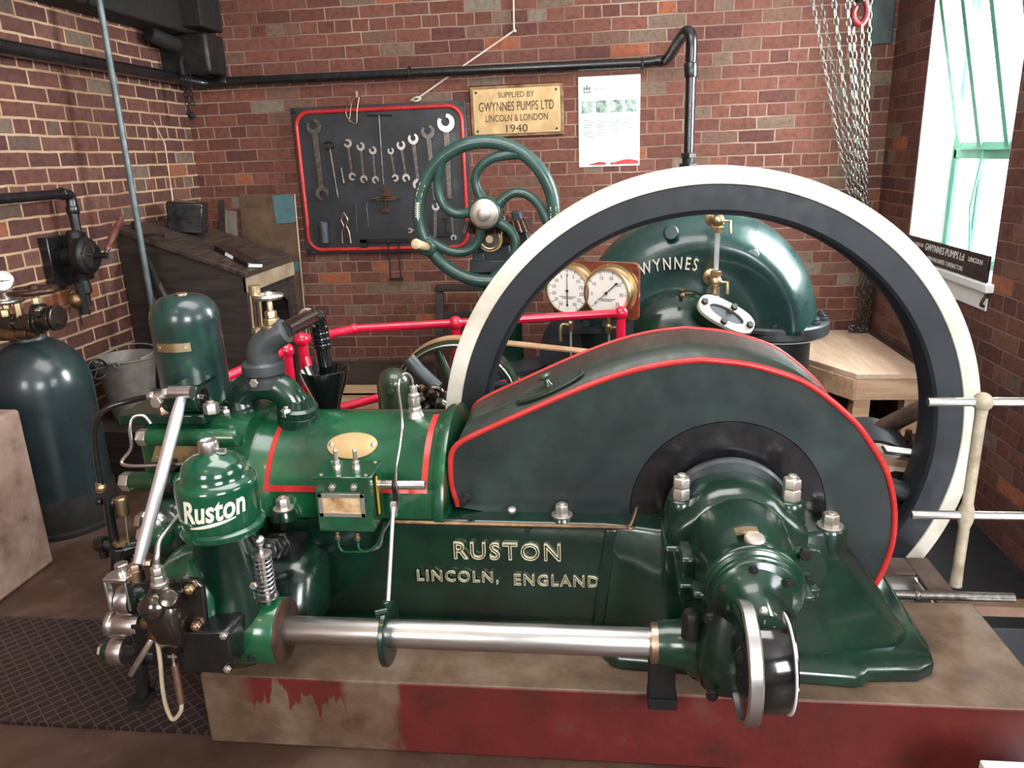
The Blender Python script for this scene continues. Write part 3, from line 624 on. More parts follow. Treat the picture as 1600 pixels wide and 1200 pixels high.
# tangle below: brass lamp/tap
root = thing('brass_bell', AX(115, 470, XL+.12), 'small tarnished brass bell fitting hanging under the hand pump', 'bell')
c = AX(117, 470, XL+.14); m = MB(); m.sph(c, .032, (1, 1, 1.25)); m.build('bell', M['oldbrass'], root)
m = MB(); m.tube([c+V(0, -.03, .05), c+V(0, .0, .06), c+V(0, .05, .05)], .005); m.cyl(c+V(0, .01, 0), c+V(0, .02, -.13), .004, seg=8); m.cyl(c+V(.0, .055, .08), c+V(0, .055, -.08), .022); m.tube([c+V(.0, .06, -.05), c+V(0, .10, -.07), c+V(0, .09, -.09)], .004); m.build('bracket', M['blackmatt'], root)
# ================================================================ LEFT BACKGROUND
# large green air receiver
cx, cy, R = -2.54, 3.08, .22
root = thing('air_receiver', (cx, cy, 0), 'large dark green upright air receiver with domed top by the left wall', 'pressure vessel')
zt = .905
m = MB(); prof = [(R, .17), (R, .66)]
for k in range(1, 11): a = PI/2*k/10; prof.append((max(R*math.cos(a), .001), .66+(zt-.66)*math.sin(a)))
m.lathe(prof, (cx, cy, 0), (0, 0, 1), 64); m.build('vessel', M['receiver'], root)
m = MB(); m.lathe([(R-.03, .0), (R+.018, .0), (R+.018, .02), (R+.006, .03), (R+.006, .17), (R-.005, .185)], (cx, cy, 0), (0, 0, 1), 64); m.build('base_skirt', M['blackmatt'], root)
tc = V(cx, cy, zt); m = MB(); m.lathe([(.075, -.02), (.06, .03), (.045, .04), (.045, .07)], tc, (0, 0, 1), 24); m.build('neck', M['castgrey'], root)
def handwheel(mb, c, R, r, d=(0, 0, 1), n=5):
    mb.torus(c, d, R, r, 36, 10)
    x, y, z = basis(d)
    for k in range(n): a = 2*PI*k/n+.4; mb.cyl(c, Vector(c)+(x*math.cos(a)+y*math.sin(a))*R, r*.8, seg=8)
    mb.lathe([(r*1.6, -r), (r*1.6, r*1.6), (r, r*2)], c, d, 12)
yv = 3.0
def q(px, py, y=yv): return A(px, py, y)
m = MB(); b0 = q(-40, 520); b1 = q(30, 521); m.cyl(b0, b1, .034); m.rcyl(b1, b1+V(.05, 0, 0), .027); m.rcyl(b1+V(.05, 0, 0), b1+V(.085, -.0, 0), .022)
m.cyl(q(8, 520), q(8, 500), .018)
m.build('valve_body', M['oldbrass'], root)
m = MB(); z0 = q(10, 500); m.cyl(z0, q(11, 466), .008); m.nut(q(10, 494), (0, 0, 1), .024, .03); m.nut(q(11, 482), (0, 0, 1), .018, .022); m.nut(q(33, 500), (0, 0, 1), .019, .08); m.build('brass_spindle', M['brass'], root)
m = MB(); handwheel(m, q(12, 470), .055, .010); m.build('handwheel', M['steel'], root)
m = MB(); m.tube([q(-30, 500), q(10, 503), q(40, 507), q(62, 504)], .032, seg=16); 
for px, py, rr, t in ((24, 505, .042, .02), (44, 503, .036, .05), (57, 503, .055, .014), (64, 502, .055, .012), (84, 497, .055, .012), (90, 496, .055, .012)):
    c = q(px, py); m.rcyl(c+V(-t/2, 0, 0), c+V(t/2, 0, 0), rr, .003)
m.cyl(q(60, 502), q(92, 496), .03); m.lathe([(.034, 0), (.04, .02), (.034, .04), (.02, .05)], q(62, 492), (0, 0, 1), 20); m.build('stop_valve', M['gun'], root)
m = MB(); m.cyl(q(57, 490), q(56, 452), .007); m.nut(q(59, 484), (0, 0, 1), .024, .025); m.nut(q(58, 475), (0, 0, 1), .019, .03); m.build('valve_spindle', M['brass'], root)
m = MB(); handwheel(m, q(52, 454), .085, .013); m.build('valve_wheel', M['brown'], root)
g = q(3, 439); dn = (CP-g).normalized(); dn.z *= .3; dn.normalize()
m = MB(); m.lathe([(.001, -.03), (.040, -.03), (.042, -.028), (.044, .004), (.040, .007), (.038, .003)], g, dn, 36, cap=False); m.cyl(g+V(0, 0, -.05), g+V(0, 0, -.12), .012); m.nut(g+V(0, 0, -.095), (0, 0, 1), .02, .02); gg = m.build('pressure_gauge', M['steel'], root)
m = MB(); m.lathe([(.039, .0), (.039, .0035)], g, dn, 36); m.build('dial', M['dial'], gg)
m = MB(); m.lathe([(.004, .003), (.004, .006)], g, dn, 12); x_, y_, z_ = basis(dn); m.ribbon([g+dn*.005-x_*.01, g+dn*.005+x_*.028], y_*.003, dn*.001); m.build('needle', M['ink'], gg)

# concrete block at the far left
m = MB(); m.boxp((XL+.01, 1.95, 0), (-2.325, 2.69, .695)); tag(m.build('concrete_block', M['stone'], bevel=.015), 'pinkish concrete plinth block at the far left in front of the green receiver', 'block')

# bucket on a low dark box
yb_ = 3.75; c = A(203, 650, yb_); c.x = A(203, 600, yb_).x
m = MB(); m.boxp((XL+.015, 3.5, 0), (c.x+.22, 4.08, c.z)); tag(m.build('low_box', M['oldwood'], bevel=.006), 'dark low wooden box carrying the galvanised bucket', 'box')
root = thing('bucket', c, 'dented galvanised bucket standing between receiver and green tank', 'bucket')
hB = A(203, 556, yb_).z-c.z
m = MB(); m.lathe([(0, .012), (.092, .012), (.096, .0), (.104, .0), (.112, .05), (.152, hB), (.158, hB), (.158, hB-.008), (.152, hB-.012), (.148, hB-.005), (.108, .05), (.09, .016), (0, .016)], c, (0, 0, 1), 40); m.build('pail', M['galv'], root, ang=50)
m = MB(); t = c+V(0, 0, hB)
m.tube([t+V(.155*math.cos(a), .155*math.sin(a)*.98, .012+.02*math.sin(a)) for a in [PI*k/10-.5 for k in range(11)]], .004, seg=8); m.torus(t+V(.05, -.155, -.01), (0, 1, 0), .014, .003, 16, 6); m.build('bail_handle', M['galv'], root)
# small spoked valve wheel between receiver and bucket
root = thing('wall_valve', AX(150, 580, XL+.2), 'small black spoked valve wheel between the receiver and the bucket', 'valve')
w0 = A(152, 577, 3.5); m = MB(); m.torus(w0, (1, -.5, .1), .05, .006, 28, 8)
for k in range(6):
    x, y, z = basis((1, -.5, .1)); a = PI*k/3; m.cyl(w0, w0+(x*math.cos(a)+y*math.sin(a))*.05, .004, seg=6)
m.build('wheel', M['black'], root)
m = MB(); m.cyl(w0+V(-.16, .08, -.02), w0, .014); m.rcyl(w0+V(-.1, .05, -.012), w0+V(-.05, .025, -.006), .04); m.cyl(w0+V(-.1, .05, -.01), V(w0.x-.1, w0.y+.05, 0), .02); m.build('body', M['blackmatt'], root)

# ---------------------------------------------------------------- clerk's desk
root = thing('sloping_desk', (-2.4, 4.5, 0), 'dark old wooden desk with sloping lid and bare wood front edge', 'desk')
yf, yr = 4.2, 4.9; xl = XL+.01; xr = A(384, 440, yf).x; zr = A(384, 424, yf).z; zl = A(225, 372, yf).z
zl = zr + (A(260, 382, yf).z-zr)*(xr-xl)/(xr-A(260, 382, yf).x)
m = MB(); m.prism([V(xl, yf, .0), V(xr, yf, .0), V(xr, yf, zr-.03), V(xl, yf, zl-.03)], (0, .03, 0)); m.build('side_panel', M['oldwood'], root, bevel=.003)
m = MB(); m.prism([V(xl, yr, .0), V(xr, yr, .0), V(xr, yr, zr-.03), V(xl, yr, zl-.03)], (0, -.03, 0)); m.build('side_panel', M['oldwood'], root)
m = MB(); m.prism([V(xl-.0, yf-.02, zl), V(xr+.02, yf-.02, zr-.005), V(xr+.02, yf-.02, zr-.035), V(xl, yf-.02, zl-.03)], (0, yr-yf+.04, 0)); m.build('lid', M['oldwoodtop'], root, bevel=.004)
m = MB(); m.boxp((xr-.02, yf+.0, zr-.125), (xr+.012, yr, zr-.036)); m.build('front_rail', M['edgewood'], root, bevel=.003)
for y_a, y_b in ((yf+.03, yf+.075), (yr-.1, yr-.03)):
    m = MB(); m.boxp((xr-.02, y_a, 0), (xr, y_b, zr-.125)); m.build('front_stile', M['oldwood'], root)
m = MB(); n = 12; arch = [V(xr-.015, yf+.07, zr-.125)] + [V(xr-.015, yf+.07+(yr-yf-.16)*k/n, zr-.30+.13*math.sin(PI*k/n)) for k in range(n+1)] + [V(xr-.015, yr-.09, zr-.125)]
m.prism(arch, (.008, 0, 0)); m.build('arched_apron', M['oldwood'], root)
m = MB(); m.boxp((xl, yf+.03, .25), (xr-.05, yr-.03, .28)); m.boxp((xl, yf+.03, .62), (xr-.1, yr-.03, .64)); m.build('shelf', M['oldwood'], root)
# end rail at the top of the slope
m = MB(); a, b_ = A(226, 400, yf-.02), A(258, 366, yf-.02); m.prism([V(a.x, yf-.02, zl-.06), V(b_.x, yf-.02, zl-.05), V(b_.x, yf-.02, b_.z-.03), V(b_.x-.02, yf-.02, b_.z-.012), V(a.x, yf-.02, b_.z)], (0, .03, 0)); m.build('raised_end', M['oldwood'], root, bevel=.004)
def onlid(px, py, y): return A(px, py, y)
lidz = lambda x: zl+(zr-zl)*(x-xl)/(xr-xl)
th = math.atan2(zr-zl, xr-xl); RL = Matrix.Rotation(-th, 3, 'Y')
# radio box
c = A(296, 355, 4.62); c.z = lidz(c.x)+.098
root = thing('radio', c-V(0, 0, .1), 'small black radio box standing on the sloping desk lid', 'radio')
m = MB(); Rr = Matrix.Rotation(-th*.35, 3, 'Y') @ Matrix.Rotation(.25, 3, 'Z'); m.box(c, (.21, .15, .185), Rr); m.build('case', M['black'], root, bevel=.008)
m = MB()
for k in range(7): m.box(c+Rr @ V(.045, -.077, -.055+.018*k), (.10, .004, .006), Rr)
for k in range(4): m.box(c+Rr @ V(.01+.03*k, -.077, .07), (.016, .004, .01), Rr)
m.build('speaker_grille', M['dark'], root)
m = MB(); t = c+Rr @ V(-.085, .0, .09); e = A(258, 225, 4.75); e2 = A(240, 190, 4.8); m.tube([t, e, e2], .0035, smooth=False, seg=6); m.build('aerial', M['gold'], root)
# black folder and paper
c = A(372, 396, 4.4); c.z = lidz(c.x)+.017
root = thing('folder', c-V(0, 0, .015), 'black lever arch folder lying on the sloping desk lid', 'folder')
Rf = Matrix.Rotation(-th, 3, 'Y') @ Matrix.Rotation(-.45, 3, 'Z')
m = MB(); m.box(c, (.30, .12, .028), Rf); m.build('cover', M['black'], root, bevel=.003)
m = MB(); m.box(c+Rf @ V(-.01, -.061, 0), (.07, .002, .02), Rf); m.build('label_strip', M['paper'], root)
m = MB(); m.box(c+Rf @ V(.152, .0, 0), (.006, .10, .018), Rf); m.build('paper_block', M['paper'], root)
# leaning boards and sticks in the corner
def lean(name, pts, mat, label, th=.012, cat='board', y0=YB-.03):
    P = [A(px, py, YB-.16 if k in (0, 3) else YB-.03) for k, (px, py) in enumerate(pts)]
    m = MB(); nrm = (P[1]-P[0]).cross(P[2]-P[1]).normalized()
    m.prism(P, nrm*th); return tag(m.build(name, mat), label, cat)
hb = lean('hardboard_sheet', [(397, 640), (374, 303), (459, 303), (489, 640)], M['boardwood'], 'stained brown board with teal paint patches leaning on the back wall')
m = MB()
P = [A(425, 306, YB-.05), A(457, 303, YB-.05), A(464, 347, YB-.055), A(432, 350, YB-.055)]; m.prism(P, (0, .006, 0)); m.build('teal_patch', M['teal'], hb)
m = MB(); P = [A(464+8*math.cos(t), 428+20*math.sin(t), YB-.075) for t in [2*PI*k/12 for k in range(12)]]; m.prism(P, (0, .006, 0)); m.build('teal_patch', M['teal'], hb)
m = MB(); a, b_ = A(460, 303, YB-.04), A(489, 640, YB-.15); m.cyl(a, b_, .006, seg=6); m.build('pale_edge', M['edgewood'], hb)
lean('grey_plank', [(357, 560), (351, 328), (369, 330), (378, 560)], surf('weathered_plank', (.14, .12, .10), (.24, .21, .18), .7, nscale=4, stretch=(6, 1, 1)), 'weathered grey plank standing behind the desk in the corner', .02)
lean('brown_stick', [(351, 560), (341, 312), (348, 312), (358, 560)], M['oldwood'], 'thin brown wooden stick standing in the corner behind the radio', .02)

# low bench and dark boards behind the black funnel
m = MB(); ya = 4.85
a, b_ = A(478, 566, ya), A(682, 618, ya); m.boxp((a.x, ya, b_.z), (b_.x, ya+.03, a.z)); tag(m.build('board_screen', M['oldwood'], bevel=.003), 'dark wooden plank screen standing at the foot of the back wall', 'screen')
a, b_ = A(480, 620, 4.6), A(660, 650, 4.6); m = MB(); m.boxp((a.x, 4.6, .0), (b_.x, 4.65, a.z+.01)); m.boxp((a.x, 4.6, a.z-.01), (b_.x, 4.84, a.z+.01))
tag(m.build('low_bench', M['pine'], bevel=.003), 'pale pine low box bench under the plank screen', 'bench')

# brown framed rack leaning at the back wall
root = thing('wooden_rack', A(715, 560, 5.0), 'dark brown open wooden frame leaning on the back wall behind the handwheel post', 'rack')
for k, (p, q_, wdt) in enumerate((((686, 448), (690, 640), .05), ((800, 446), (800, 640), .05))):
    m = MB(); m.ribbon([A(*p, 5.14), A(*q_, 5.0)], (wdt, 0, 0), (0, .04, 0)); m.build('upright', M['oldwood'], root, bevel=.003)
for p, q_ in (((682, 450), (805, 448)), ((688, 493), (800, 492))):
    m = MB(); m.ribbon([A(*p, 5.12), A(*q_, 5.12)], (0, 0, .045), (0, .035, 0)); m.build('cross_bar', M['oldwood'], root, bevel=.003)

# ================================================================ SLUICE VALVE WITH BIG HANDWHEEL
YH = 4.0
hc = A(759, 333, YH); RH = .352
root = thing('sluice_valve', (hc.x, YH+.25, 0), 'large green handwheel with curved spokes and brown toothed gears on a tall pedestal', 'valve')
m = MB(); m.torus(hc, (0, 1, 0), RH, .034, 96, 16)
hw = m
for k in range(5):
    a = math.radians(30+72*k); pts = []
    for t in range(9):
        f_ = t/8; rr = .06+(RH-.06)*f_; aa = a+math.radians(14*math.sin(PI*min(1, f_*1.15))-46*f_**1.6)
        pts.append(hc+V(rr*math.cos(aa), .012*(1-f_), rr*math.sin(aa)))
    hw.tube(pts, lambda u: .024+.010*abs(2*u-1)**3, seg=10, n=3)
hw.lathe([(.085, -.03), (.085, .03), (.07, .045)], hc, (0, -1, 0), 32)
bs = hc+V(RH*math.cos(math.radians(208)), 0, RH*math.sin(math.radians(208))); hw.lathe([(.045, -.02), (.045, .035), (.038, .04)], bs, (0, -1, 0), 24)
wheel_h = hw.build('handwheel', M['wheelgreen'], root, ang=60)
m = MB(); m.lathe([(.074, 0), (.074, .012), (.07, .015)], hc+V(0, -.045, 0), (0, -1, 0), 40); m.nut(hc+V(0, -.06, 0), (0, -1, 0), .068, .022); m.lathe([(.034, .0), (.034, .012), (.028, .016), (.004, .016), (.003, .010)], hc+V(0, -.08, 0), (0, -1, 0), 24); m.build('hub_nut', M['nut'], wheel_h)
m = MB(); p1 = A(650, 381, YH-.22); p0 = bs+V(0, -.03, 0); m.lathe([(.016, 0), (.022, .04), (.024, (p1-p0).length*.8), (.026, (p1-p0).length), (.018, (p1-p0).length+.006)], p0, p1-p0, 20); m.build('wooden_grip', M['handle'], wheel_h)
def rimtext(txt, a0, a1, h):
    mb = MB(); me = text_mesh(txt, extrude=.06)
    xs = [v.co.x for v in me.vertices]; x0, x1 = min(xs), max(xs)
    def f_(p):
        t = (p.x-x0)/(x1-x0); a = math.radians(a0+(a1-a0)*t); rr = RH+(p.y-.5)*h*(1)
        return hc+V(rr*math.cos(a), -.030-p.z*h*.6, rr*math.sin(a))
    mb.mesh(me, f_); return mb
rimtext('OPEN', 152, 168, .030).build('lettering', M['ivory'], wheel_h)
m = MB()
for k in range(7):
    a = math.radians(170+1.9*k); m.ribbon([hc+V((RH-.012)*math.cos(a-.012), -.032, (RH-.012)*math.sin(a-.012)), hc+V(RH*math.cos(a+.012), -.034, RH*math.sin(a+.012)), hc+V((RH+.012)*math.cos(a-.012), -.032, (RH+.012)*math.sin(a-.012))], (.0, .006, 0), (.0, 0, .004))
m.tube([hc+V(RH*math.cos(math.radians(a)), -.033, RH*math.sin(math.radians(a))) for a in range(169, 186, 3)], .003, seg=6, n=2); m.build('arrow_mark', M['ivory'], wheel_h)
rimtext('SHUT', 4, -10, .034).build('lettering', M['ivory'], wheel_h)
# bevel gear crown
def gear(mb, c, d, R, t, n, hub=.03, tooth=.008, cone=0):
    x, y, z = basis(d); c = Vector(c); rings = [[], []]
    for k in range(n*4):
        a = 2*PI*k/(n*4); rr = R+(tooth if k % 4 in (0, 1) else -tooth)
        e = x*math.cos(a)+y*math.sin(a); rings[0].append(c+e*rr); rings[1].append(c+e*(rr-cone)+z*t)
    mb.loft(rings); mb.lathe([(hub, -.01), (hub, t+.02)], c, d, 20)
m = MB(); gc = A(779, 352, YH+.2); gc.z = A(778, 360, YH+.2).z; gear(m, gc, (0, 0, 1), .19, .06, 34, .05, .013, .03); m.lathe([(.15, 0), (.10, -.06), (.06, -.07)], gc, (0, 0, 1), 24)
m.build('bevel_gear', M['brown'], root, ang=20)
m = MB(); gear(m, hc+V(.0, .06, 0), (0, 1, 0), .085, .04, 20, .04, .008, .02); m.build('bevel_pinion', M['brown'], root, ang=20)
m = MB(); g2 = A(766, 373, YH+.06); gear(m, g2, (0, -1, 0), .066, .012, 40, .02, .003); m.torus(g2+V(0, -.012, 0), (0, 1, 0), .052, .008, 36, 8); m.build('brass_index_gear', M['brass'], root, ang=25)
m = MB(); m.lathe([(.044, 0), (.044, .004)], g2+V(0, -.014, 0), (0, -1, 0), 24); m.cyl(g2, g2+V(0, -.03, 0), .013); m.build('index_hub', M['castgrey'], root)
m = MB(); yq_ = YH+.14
def bx(p, q_, ya, yb): a, b_ = A(*p, ya), A(*q_, ya); m.boxp((a.x, ya, b_.z), (b_.x, yb, a.z))
bx((745, 385), (798, 428), yq_, yq_+.12); bx((733, 408), (800, 426), yq_-.06, yq_+.2); bx((738, 396), (756, 410), yq_-.03, yq_+.06); bx((746, 426), (765, 450), yq_-.02, yq_+.05)
a, b_ = A(806, 330, yq_+.1), A(838, 430, yq_+.1); m.ribbon([a, b_], (.05, 0, 0), (0, .1, 0))
m.build('gear_bracket', M['slate'], root, bevel=.006)
m = MB(); cc = A(790, 430, YH+.3); ft = A(800, 585, YH+.3)
m.lathe([(.20, 0), (.20, .05), (.17, .07), (.115, .20), (.085, ft.z+.22), (.09, cc.z-.03), (.11, cc.z)], (cc.x, YH+.3, 0), (0, 0, 1), 36); m.build('pedestal', M['deep'], root)
m = MB(); zz = A(790, 590, YH+.3).z
m.lathe([(.10, zz-.02), (.235, zz-.02), (.25, zz), (.25, zz+.045), (.235, zz+.05), (.20, zz+.05), (.20, zz+.09), (.10, zz+.12)], (cc.x+.02, YH+.3, 0), (0, 0, 1), 40)
for k in range(10):
    a = 2*PI*k/10; m.nut((cc.x+.02+.218*math.cos(a), YH+.3+.218*math.sin(a), zz+.05), (0, 0, 1), .022, .02)
m.build('flange', M['slate'], root)
m = MB(); m.cyl((cc.x-.08, YH+.18, .3), (cc.x-.08, YH+.18, cc.z), .03); m.build('valve_spindle', M['black'], root)

def sq_(z, cx, cy, rx, ry, p=2.0, n=48):
    return [V(cx+rx*math.copysign(abs(math.cos(t))**(2/p), math.cos(t)), cy+ry*math.copysign(abs(math.sin(t))**(2/p), math.sin(t)), z) for t in [2*PI*k/n for k in range(n)]]
# ================================================================ CENTRIFUGAL PUMP
YP = 4.35
PUMP = root = thing('centrifugal_pump', (.55, YP, 0), 'big rounded dark green centrifugal pump casing seen through the flywheel', 'pump')
tp = A(1120, 322, YP-.1); lf = A(903, 470, YP-.1); rg = A(1283, 480, YP-.1)
pcx = (lf.x+rg.x)/2; PR = (rg.x-lf.x)/2; pcz = tp.z-PR; pc_ = V(pcx, YP, pcz)
m = MB()
# front face bulges into a volute whose outer roll swells towards the discharge on the right
n = 96; rings = []
def gsw(a): return .5+.5*math.cos(a-math.radians(10))         # 1 at the right
def hface(rho, a):
    g_ = gsw(a); base = .27*(1-max(0, (rho-.55)/.45)**2.6)**.5 if rho < 1 else 0
    roll = (.01+.05*g_**2)*math.exp(-((rho-.74)/.15)**2); dip = (.0+.03*g_**2)*math.exp(-((rho-.48)/.12)**2)
    return base+roll-dip
for rho in [1.0, .999, .996, .99, .982, .97, .955, .94, .92, .90, .88, .86, .84, .82, .80, .78, .76, .74, .72, .70, .68, .66, .64, .62, .60, .58, .56, .54, .52, .50, .48, .46, .44, .42, .40, .36, .30, .2, .1]:
    rings.append([pc_+V(PR*rho*math.cos(2*PI*k/n), -hface(rho, 2*PI*k/n) if rho < 1 else 0, PR*rho*math.sin(2*PI*k/n)) for k in range(n)])
back = [[pc_+V(PR*r_*math.cos(2*PI*k/n), y_, PR*r_*math.sin(2*PI*k/n)) for k in range(n)] for r_, y_ in ((.6, .30), (.9, .26), (.98, .14))]
m.loft(back+rings)
fy = YP-.262
fl = A(1243, 512, YP-.05); dx = fl.x
lx = pcx+PR-.232
m.loft([sq_(pcz+.22, lx-.06, YP-.02, .16, .15), sq_(pcz+.10, lx-.02, YP-.02, .205, .21), sq_(pcz-.02, lx, YP, .228, .235), sq_(fl.z, lx, YP, .232, .24)])
fx = lx-.005
zf = A(1243, 522, YP-.28).z
for v_ in m.bm.verts:
    if v_.co.x > fx-.30 and v_.co.z < zf: v_.co.z = zf
m.build('casing', M['pump'], root, ang=70)
m = MB(); zf = A(1243, 522, YP-.28).z
m.lathe([(.20, zf-.045), (.298, zf-.045), (.308, zf-.035), (.308, zf+.02), (.300, zf+.03), (.2, zf+.03)], (fx, YP, 0), (0, 0, 1), 56)
m.build('discharge_flange', M['castgrey'], root)
m = MB(); m.lathe([(.290, zf-.055), (.290, zf-.048)], (fx, YP, 0), (0, 0, 1), 48); m.build('joint_ring', M['white'], root)
for k in range(14):
    m = MB(); a = 2*PI*k/14+.1; m.nut((fx+.276*math.cos(a), YP+.276*math.sin(a), zf+.028), (0, 0, 1), .022, .022, .012); m.build('flange_nut', M['slate'], root)
m = MB(); m.lathe([(.215, 0), (.215, zf-.08), (.25, zf-.07)], (fx, YP, 0), (0, 0, 1), 40); m.build('discharge_pipe', M['slate'], root)
# suction dome
m = MB(); sc = A(1060, 520, YP-.35); prof = []
for k in range(9): a = PI/2*k/8; prof.append((.30*math.cos(a)+.001, .20*math.sin(a)))
m.lathe([(.36, -.14), (.30, -.12)]+prof, (sc.x, YP-.30, sc.z-.08), (0, -1, 0), 48); m.build('suction_cover', M['deep'], root)
# white inspection cover with oval slot
ic = A(1134, 492, YP-.52); n_ = V(.28, -.75, .62).normalized(); u_ = V(.86, .0, -.52); u_ = (u_-n_*u_.dot(n_)).normalized(); v_ = n_.cross(u_)
def oval(a, b_, off, n=36, pw=.75): return [ic+u_*(a*math.copysign(abs(math.cos(t))**pw, math.cos(t)))+v_*(b_*math.copysign(abs(math.sin(t))**pw, math.sin(t)))+n_*off for t in [2*PI*k/n for k in range(n)]]
m = MB(); m.loft([oval(.155, .075, -.06), oval(.155, .075, -.01)]); m.build('cover_seat', M['deep'], root)
m = MB(); m.loft([oval(.15, .07, -.01), oval(.15, .07, .012), oval(.095, .036, .012, pw=1), oval(.095, .036, -.01, pw=1)], cap=False, closed_v=True); cv = m.build('inspection_cover', M['cream'], root)
m = MB(); m.loft([oval(.095, .036, -.012, pw=1), oval(.095, .036, .003, pw=1)]); m.build('slot_recess', M['slate'], cv)
for su, sv in ((-.125, 0), (.125, 0), (0.02, .052), (-.0, -.052)):
    m = MB(); m.nut(ic+u_*su+v_*sv+n_*.012, n_, .018, .018); m.build('cover_nut', M['dark'], cv)
# plugs on casing
for px, py in ((1050, 365), (1178, 402)):
    p = A(px, py, YP-.34); m = MB(); m.lathe([(.037, -.06), (.037, .012), (.032, .018)], p+V(0, .06, 0), (.0, -1, .1), 24); m.build('blind_plug', M['pump'], root)
# lettering
m = MB(); me = text_mesh('GWYNNES', extrude=.08, spacing=1.35); xs = [v.co.x for v in me.vertices]; x0, x1 = min(xs), max(xs)
yl = fy-.03; l0 = A(985, 428, yl); l1 = A(1090, 414, yl); lm = A(1040, 412, yl)
# arc through three points
def circ(a, b_, c):
    ax, az, bx_, bz, cx_, cz = a.x, a.z, b_.x, b_.z, c.x, c.z
    d = 2*(ax*(bz-cz)+bx_*(cz-az)+cx_*(az-bz)); ux = ((ax*ax+az*az)*(bz-cz)+(bx_*bx_+bz*bz)*(cz-az)+(cx_*cx_+cz*cz)*(az-bz))/d
    uz = ((ax*ax+az*az)*(cx_-bx_)+(bx_*bx_+bz*bz)*(ax-cx_)+(cx_*cx_+cz*cz)*(bx_-ax))/d; return V(ux, 0, uz)
cc_ = circ(l0, lm, l1); Rr_ = math.hypot(l0.x-cc_.x, l0.z-cc_.z); aa0 = math.atan2(l0.z-cc_.z, l0.x-cc_.x); aa1 = math.atan2(l1.z-cc_.z, l1.x-cc_.x)
def f_(p):
    t = (p.x-x0)/(x1-x0); a = aa0+(aa1-aa0)*t; rr = Rr_+(p.y-.5)*.062
    return V(cc_.x+rr*math.cos(a), yl-.002-p.z*.08, cc_.z+rr*math.sin(a))
m.mesh(me, f_); m.build('lettering', M['ivory'], root)
# gauge glass
root2 = thing('gauge_glass', A(1122, 400, YP-.45), 'brass water level gauge glass with taps on the green pump front', 'gauge')
yg = YP-.42; a = A(1122, 345, yg); b_ = A(1120, 440, yg); b_ = V(a.x, yg, b_.z)
for p, up in ((a, 1), (b_, -1)):
    m = MB(); m.lathe([(.045, .0), (.045, .02), (.025, .03), (.022, .12)], p+V(0, .16, 0), (0, -1, 0), 20); m.cyl(p+V(0, 0, .055), p+V(0, 0, -.055), .02); m.nut(p+V(0, 0, -.052*up), (0, 0, 1 if up > 0 else -1), .03, .025); m.sph(p, .032); m.nut(p+V(0, 0, .055*up), (0, 0, up), .022, .02)
    m.tube([p+V(.02, -.01, 0), p+V(.055, -.02, 0), p+V(.058, -.02, -.06)], .008, seg=8, smooth=False); m.build('brass_tap', M['brass'], root2)
m = MB(); m.cyl(a+V(0, 0, -.06), b_+V(0, 0, .06), .012); m.build('glass_tube', M['glass'], root2)
m = MB(); m.cyl(a+V(.0, .018, -.06), b_+V(0, .018, .06), .009, seg=8); m.build('backing_strip', M['white'], root2)
m = MB(); m.sph(b_+V(0, 0, -.08), .022); m.lathe([(.012, 0), (.012, -.06), (.004, -.08)], b_+V(0, 0, -.08), (0, 0, 1), 12); m.tube([b_+V(-.01, -.01, -.08), b_+V(-.05, -.01, -.075), b_+V(-.052, -.01, -.15)], .008, seg=8, smooth=False); m.build('drain_tap', M['brass'], root2)
# small cock on the suction dome
m = MB(); p = A(1065, 462, YP-.48); m.cyl(p+V(0, .03, -.03), p+V(0, 0, .03), .010); m.sph(p, .016); m.cyl(p+V(0, 0, .01), p+V(.055, 0, .012), .006, seg=8); tag(m.build('air_cock', M['oldbrass']), 'tiny brass air cock on top of the dark suction dome', 'tap')
# grey motor/pipe behind the flywheel below gauges
m = MB(); a = A(872, 512, 4.2); 
m.lathe([(.33, 0), (.33, .06), (.27, .07), (.27, .3)], A(930, 560, 4.25), (.2, 1, 0), 40); m.boxp(A(872, 522, 4.1), A(985, 504, 4.25))
for px in (885, 915, 945, 975):
    m.nut(A(px, 506, 4.08), (0, -1, .2), .02, .02)
m.build('suction_bend', M['slate'], PUMP)
m = MB(); p = A(1168, 322, YP+.1); m.cyl(p+V(0, 0, -.2), p+V(0, 0, .12), .05); m.build('vent_pipe', M['pump'], root)

